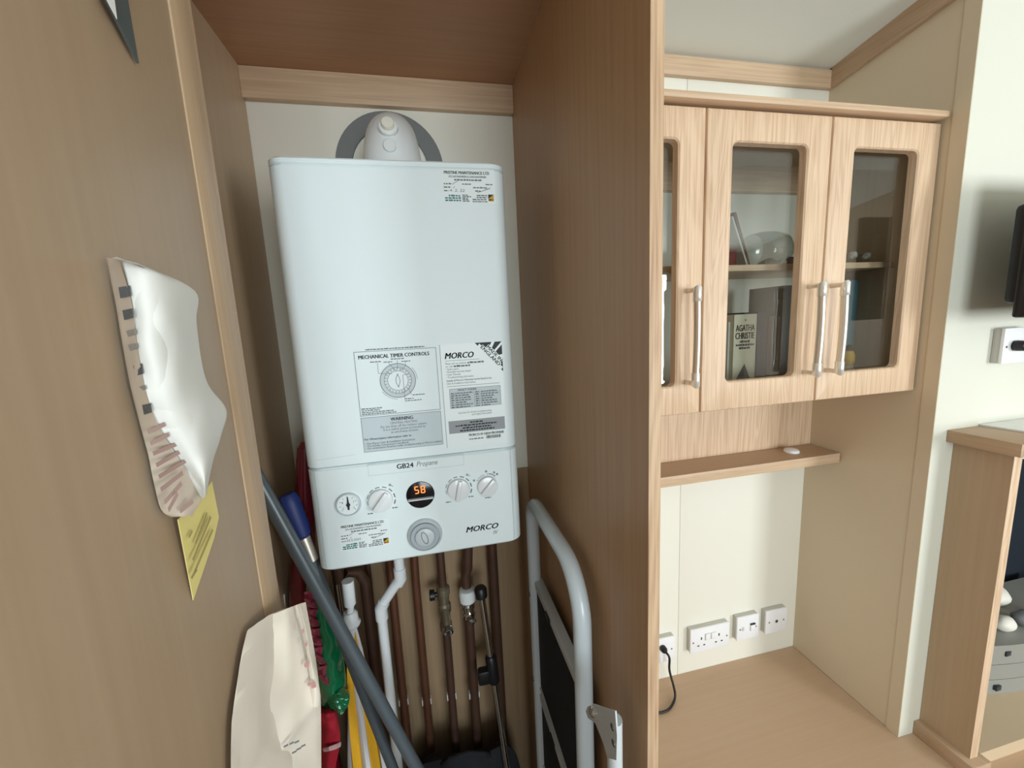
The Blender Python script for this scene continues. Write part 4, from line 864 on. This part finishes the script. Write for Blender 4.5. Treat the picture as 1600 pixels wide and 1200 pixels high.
# ---- below, right door
b0 = at(1326, 500, .90).x; b1 = at(1353, 500, .90).x; zt_ = at(1340, 437, .90).z
bb = thing('blue_box', 'tall pale blue patterned box standing behind the right glass door', 'box', ((b0+b1)/2, .93, ZBOT)); q = MB(); q.box(b0-.03, b1, .90, .97, ZBOT+.0002, zt_, 'box_blue', .001); q.build('body', bb)
q = MB(); q.box(b1-.022, b1-.006, .8992, .90, ZBOT+.004, zt_-.004, 'figure_white'); q.build('side_band', bb)
f0 = at(1329, 560, .865); fg = thing('figurine', 'small yellow figurine in front of the blue box behind the right door', 'figurine', (f0.x, .87, ZBOT)); q = MB()
q.lathe((f0.x, .87, ZBOT), (0, 0, 1), [(.015, 0), (.017, .01), (.014, .03), (.011, .04)], 'figure_white', 18); q.build('base', fg); q = MB(); q.lathe((f0.x, .87, ZBOT+.04), (0, 0, 1), [(.010, 0), (.014, .012), (.013, .030), (.009, .040)], 'figure_yellow', 18); q.build('body', fg)
q = MB(); q.lathe((f0.x, .87, ZBOT+.08), (0, 0, 1), [(.008, 0), (.0105, .006), (.008, .014), (.002, .017)], 'figure_black', 16); q.build('head', fg)

# ================================================================== narrow wall shelf and puck
q = MB(); q.box(XD1+.0005, XR-.003, .927, W-.0135, -.463, -.4342, 'worktop_wood'); sf = q.build('wall_shelf', base=(.73, W, -.463)); tag(sf, 'narrow beech wall shelf below the glazed cabinet', 'shelf')
q = MB(); q.box(XD1+.0005, XR-.003, .926, .9275, -.463, -.4342, 'beech_rail', .0004); q.build('front_edge', sf)
pk = atz(1236.5, 706, -.434); q = MB(); q.lathe((pk.x, pk.y, -.4341), (0, 0, 1), [(.021, 0), (.0215, .003), (.019, .0075), (.012, .0105), (.002, .0115)], 'socket_white', 32); tag(q.build('white_puck', base=(pk.x, pk.y, -.4341)), 'small round white puck light on the narrow shelf', 'puck light')

# ================================================================== worktop and sideboard
wt = thing('sideboard', 'long beech sideboard with a plain worktop in the alcove', 'sideboard', (1.2, .7, FL))
q = MB(); q.prism([(XD1+.0005, .28, ZW-.036), (2.55, .28, ZW-.036), (2.55, YF-.0005, ZW-.036), (XR-.001, YF-.0005, ZW-.036), (XR-.001, W-.0005, ZW-.036), (XD1+.0005, W-.0005, ZW-.036)], (0, 0, .036), 'worktop_wood'); q.build('worktop', wt)
q = MB(); q.box(XD1+.0005, 2.55, .32, YF-.0005, FL+.08, ZW-.036, 'beech_panel'); q.build('carcass', wt)
q = MB(); q.box(XD1+.0005, 2.55, .38, YF-.0005, FL, FL+.08, 'beech_edge'); q.build('plinth', wt)

# ================================================================== sockets on the alcove wall
def plate(u0, v0, wmm, hmm, name, label, cat='socket', depth=.022, wallY=W):
    p = at(u0, v0, wallY-depth); x0, z1 = p.x, p.z; t = thing(name, label, cat, (x0+wmm/2, wallY, z1-hmm))
    q = MB(); q.box(x0+.0015, x0+wmm-.0015, wallY-depth+.006, wallY-.0003, z1-hmm+.0015, z1-.0015, 'socket_grey', .001); q.build('back_box', t)
    q = MB(); q.box(x0, x0+wmm, wallY-depth, wallY-depth+.007, z1-hmm, z1, 'socket_white', .002); q.build('face_plate', t)
    return t, x0, z1, wallY-depth
def screws(t, y, pts):
    for (x, z) in pts: q = MB(); q.lathe((x, y+.0005, z), AXN, [(.0031, 0), (.0029, .0009), (.002, .001)], 'screw', 12); q.build('screw', t)
t, x0, z1, y = plate(1079.5, 986, .146, .086, 'double_socket', 'white double socket outlet with two rocker switches above the worktop'); zc = z1-.043
screws(t, y, ((x0+.010, zc-.004), (x0+.136, zc-.004)))
for k in (0, 1):
    cx = x0+(.040 if k == 0 else .106)
    q = MB(); q.box(cx-.0022, cx+.0022, y-.0004, y+.001, zc+.002, zc+.011, 'ink')
    for s_ in (-1, 1): q.box(cx+s_*.011-.0034, cx+s_*.011+.0034, y-.0004, y+.001, zc-.0205, zc-.0165, 'ink')
    q.build('pin_hole', t); sxx = x0+.073+(-.011 if k == 0 else .011)
    q = MB(); q.box(sxx-.0085, sxx+.0085, y-.0042, y+.001, zc-.002, zc+.020, 'socket_white', .0015); q.box(sxx-.0095, sxx+.0095, y-.0003, y+.0005, zc-.003, zc+.021, 'socket_grey'); q.build('rocker_switch', t)
t, x0, z1, y = plate(1152.5, 966.5, .086, .086, 'switched_spur', 'white square fused switch plate between the other two outlets', 'switch'); zc = z1-.043
screws(t, y, ((x0+.012, zc-.002), (x0+.074, zc-.002)))
q = MB(); q.box(x0+.050, x0+.068, y-.005, y+.001, zc-.013, zc+.010, 'socket_white', .0015); q.box(x0+.050, x0+.068, y-.0045, y+.001, zc+.010, zc+.014, 'ink'); q.build('rocker_switch', t)
q = MB(); q.box(x0+.018, x0+.027, y-.001, y+.001, zc-.008, zc+.006, 'socket_grey', .0005); q.build('fuse_holder', t)
t, x0, z1, y = plate(1197.5, 956.5, .086, .086, 'aerial_socket', 'white aerial outlet with one round hole, nearest the corner'); zc = z1-.043
screws(t, y, ((x0+.014, zc), (x0+.072, zc)))
q = MB(); q.lathe((x0+.043, y+.001, zc), AXN, [(.0066, 0), (.0066, .0022), (.0048, .0022), (.0048, .0008)], 'satin_metal', 20); q.lathe((x0+.043, y+.001, zc), AXN, [(.0047, 0), (.0047, .0012)], 'ink', 16); q.build('coaxial_port', t)
pr_ = at(1055, 994, W-.022); t, x0, z1, y = plate(1055, 994, .086, .086, 'aerial_socket', 'white outlet with a black lead plugged in, beside the wooden divider'); dxo = -.086
for ch in t.children:
    for v_ in ch.data.vertices: v_.co.x += dxo
x0 += dxo; zc = z1-.043; screws(t, y, ((x0+.074, zc), (x0+.012, zc)))
pg = at(1038, 1016, y-.012); cb = thing('plug_lead', 'black lead with a round plug looping down from the wall outlet', 'cable', (pg.x, y, ZW))
q = MB(); q.lathe((pg.x, y-.0004, pg.z), AXN, [(.0075, 0), (.0105, .003), (.0105, .012), (.007, .018), (.004, .021)], 'cable_black', 20); q.build('plug', cb)
e = atz(1026, 1112, ZW+.004); cps = [(pg.x, y-.018, pg.z), (pg.x+.006, y-.030, pg.z-.012)]
for (u, v, Y) in ((1046, 1047, .99), (1052, 1070, .975), (1055, 1086, .965)): p = at(u, v, Y); cps.append(tuple(p))
for (u, v) in ((1052, 1098), (1045, 1108), (1034, 1113), (1020, 1113), (990, 1112)): p = atz(u, v, ZW+.0042); cps.append(tuple(p))
def spline(P, k=8):
    P = [Vector(p) for p in P]; out = []
    for i in range(len(P)-1):
        p0, p1, p2, p3 = P[max(i-1, 0)], P[i], P[i+1], P[min(i+2, len(P)-1)]
        for j in range(k): t = j/k; out.append(0.5*((2*p1)+(-p0+p2)*t+(2*p0-5*p1+4*p2-p3)*t*t+(-p0+3*p1-3*p2+p3)*t**3))
    return out+[P[-1]]
cs = spline(cps); cs = [Vector((c.x, c.y, max(c.z, ZW+.0037))) for c in cs]
q = MB(); q.tube(cs, .0036, 'cable_black', 10); q.build('cord', cb, smooth=60)

# ================================================================== fireplace surround on the sideboard
SX, SF = 1.263, .604
zc0 = at(1478, 672, YF).z
fs_ = thing('fire_surround', 'beech fireplace surround with a mantel shelf standing on the sideboard', 'fireplace', (1.7, .65, ZW))
q = MB(); q.box(SX, SX+.026, SF+.0012, YF-.0005, ZW+.0002, zc0-.031, 'beech_panel'); jb = q.build('side_panel', fs_)
q = MB(); q.box(SX, SX+.026, SF, SF+.0012, ZW+.0002, zc0-.030, 'beech_door', .0004); q.build('edge_banding', jb)
q = MB(); q.box(2.16, 2.186, SF, YF-.0005, ZW+.0002, zc0-.030, 'beech_panel'); q.build('side_panel', fs_)
q = MB(); q.box(SX-.026, 2.212, SF-.021, YF-.0005, zc0-.030, zc0, 'beech_trim_y', .0008); q.build('mantel_shelf', fs_)
q = MB(); q.box(SX-.020, SX+.042, SF-.018, YF-.0005, ZW+.0001, ZW+.040, 'beech_trim_y', .001); q.build('plinth_block', fs_)
q = MB(); q.box(FO[0]-.004, FO[1]+.004, .93, .945, ZW-.03, FO[2]+.01, 'fire_dark'); q.box(FO[0]-.004, FO[0]+.004, YF+.0205, .93, ZW-.03, FO[2]+.01, 'fire_dark'); q.box(FO[1]-.004, FO[1]+.004, YF+.0205, .93, ZW-.03, FO[2]+.01, 'fire_dark'); q.box(FO[0], FO[1], YF+.0205, .93, FO[2], FO[2]+.01, 'fire_dark'); q.build('firebox', fs_)
q = MB(); q.box(SX+.043, 2.158, SF+.004, YF-.0005, ZW+.0002, ZW+.038, 'hearth'); q.box(FO[0]+.005, FO[1]-.005, YF-.0005, .929, ZW+.0002, ZW+.038, 'hearth'); q.build('hearth', fs_)
# leaflet on the mantel
c = [atz(1511, 661.5, zc0+.001), atz(1542, 653, zc0+.001)]
q = MB(); A_, B2 = Vector((c[0].x, c[0].y, zc0+.0006)), None
dl = Vector((.02, -.16, 0)); dr2 = Vector((.16, .01, 0)); P = [A_, A_+dl, A_+dl+dr2, A_+dr2]
P = [Vector((p.x, min(p.y, YF-.002), p.z)) for p in P]; q.prism(P, (0, 0, .004), 'leaflet'); lf = q.build('leaflet', base=A_); tag(lf, 'glossy pale leaflet lying on the mantel shelf', 'leaflet')
# fire basket with pebbles
fb = thing('fire_basket', 'grey bow-fronted electric fire basket inside the surround', 'fire', (1.72, .80, ZW+.0385))
HZ = ZW+.0385
def bow(z0, z1, grow, name, m):
    q = MB(); out = []; n = 18; cx, hw = 1.725, .335+grow
    for i in range(n+1): t_ = -1+2*i/n; out.append((cx+hw*t_, .760-.062*(1-t_*t_)-grow, z0))
    out += [(cx+hw, .90, z0), (cx-hw, .90, z0)]; q.prism(out, (0, 0, z1-z0), m); return q.build(name, fb, smooth=40)
zb = [HZ, HZ+.048, HZ+.052, HZ+.100, HZ+.104, HZ+.165]
bow(zb[0], zb[1], 0, 'lower_band', 'fire_grey'); bow(zb[1], zb[2], -.006, 'groove', 'fire_dark'); bow(zb[2], zb[3], .002, 'middle_band', 'fire_grey'); bow(zb[3], zb[4], -.004, 'groove', 'fire_dark'); bow(zb[4], zb[5], .004, 'upper_band', 'fire_grey')
for (tt, zz) in ((-.50, HZ+.024), (-.46, HZ+.138), (-.1, HZ+.138), (.3, HZ+.138)):
    x_ = 1.725+.335*tt; y_ = .760-.062*(1-tt*tt)-.0055; q = MB(); q.box(x_-.010, x_+.010, y_-.001, y_+.012, zz-.008, zz+.008, 'fire_dark', .002); q.build('slot', fb)
PEB = ((1.632, .752, .028, 1, 'white pebble nearest the wooden edge on the fire basket'), (1.715, .752, .030, 0, 'grey pebble right of the white pebble on the fire basket'),
       (1.640, .835, .046, 0, 'large grey pebble behind the white pebble on the fire basket'), (1.790, .750, .028, 1, 'pale pebble farthest right on the fire basket'), (1.740, .842, .050, 1, 'largest pale pebble at the back of the fire basket'))
for i, (x_, y_, r_, white, lab) in enumerate(PEB):
    bm = bmesh.new(); bmesh.ops.create_icosphere(bm, subdivisions=3, radius=1); sc = (r_*rnd.uniform(1.0, 1.3), r_*.8, r_*rnd.uniform(.6, .8)); vs = []
    for v_ in bm.verts: k_ = 1+.12*noise.noise(v_.co*1.3+Vector((i*3, 0, 0))); vs.append((x_+v_.co.x*sc[0]*k_, y_+v_.co.y*sc[1]*k_, zb[5]+sc[2]*.98+v_.co.z*sc[2]*k_))
    fs = [[v_.index for v_ in f.verts] for f in bm.faces]; bm.free(); q = MB(); q.add(vs, fs, 'stone_white' if white else 'stone_grey')
    tag(q.build('pebble', base=(x_, y_, zb[5]), smooth=80), lab, 'pebble', 'pebbles on the fire basket')

# ================================================================== television and its outlet
tvx = at(1588, 400, .625).x; tv = thing('television', 'black flat television on a wall bracket at the right edge', 'television', (tvx+.35, .60, at(1590, 490, .58).z))
zt_ = at(1594, 268, .61).z; zb_ = at(1584, 497, .61).z
q = MB(); q.box(tvx, tvx+.75, .600, .622, zb_, zt_, 'tv_black', .006); q.build('housing', tv)
q = MB(); q.box(tvx+.035, tvx+.715, .5965, .6002, zb_+.018, zt_-.016, 'lcd_black'); q.build('screen', tv)
q = MB(); q.box(tvx+.02, tvx+.70, .622, .650, zb_+.03, zt_-.05, 'tv_back', .012); q.build('back_cover', tv)
q = MB(); q.box(tvx+.28, tvx+.44, .650, YF-.0005, (zb_+zt_)/2-.06, (zb_+zt_)/2+.06, 'black_plastic', .004); q.build('bracket', tv)
t, x0, z1, y = plate(1572, 513, .086, .086, 'wall_outlet', 'white outlet plate on the fireplace wall under the television', wallY=YF); zc = z1-.043
screws(t, y, ((x0+.010, zc-.002), (x0+.076, zc-.002)))
x_ = x0+.035; c2 = thing('tv_lead', 'short black lead plugged in below the television', 'cable', (x_, y, zc)); q = MB(); q.lathe((x_, y-.0004, zc), AXN, [(.010, 0), (.013, .004), (.012, .020), (.006, .026)], 'cable_black', 18); q.build('plug', c2)
q = MB(); q.tube(spline([(x_, y-.022, zc), (x_+.012, y-.034, zc+.004), (x_+.040, y-.034, zc+.004), (x_+.10, y-.030, zc-.02), (x_+.20, y-.020, zc-.03)]), .0034, 'cable_black', 10); q.build('cord', c2, smooth=60)
for o in bpy.data.objects:
    if '_base' in o: del o['_base']
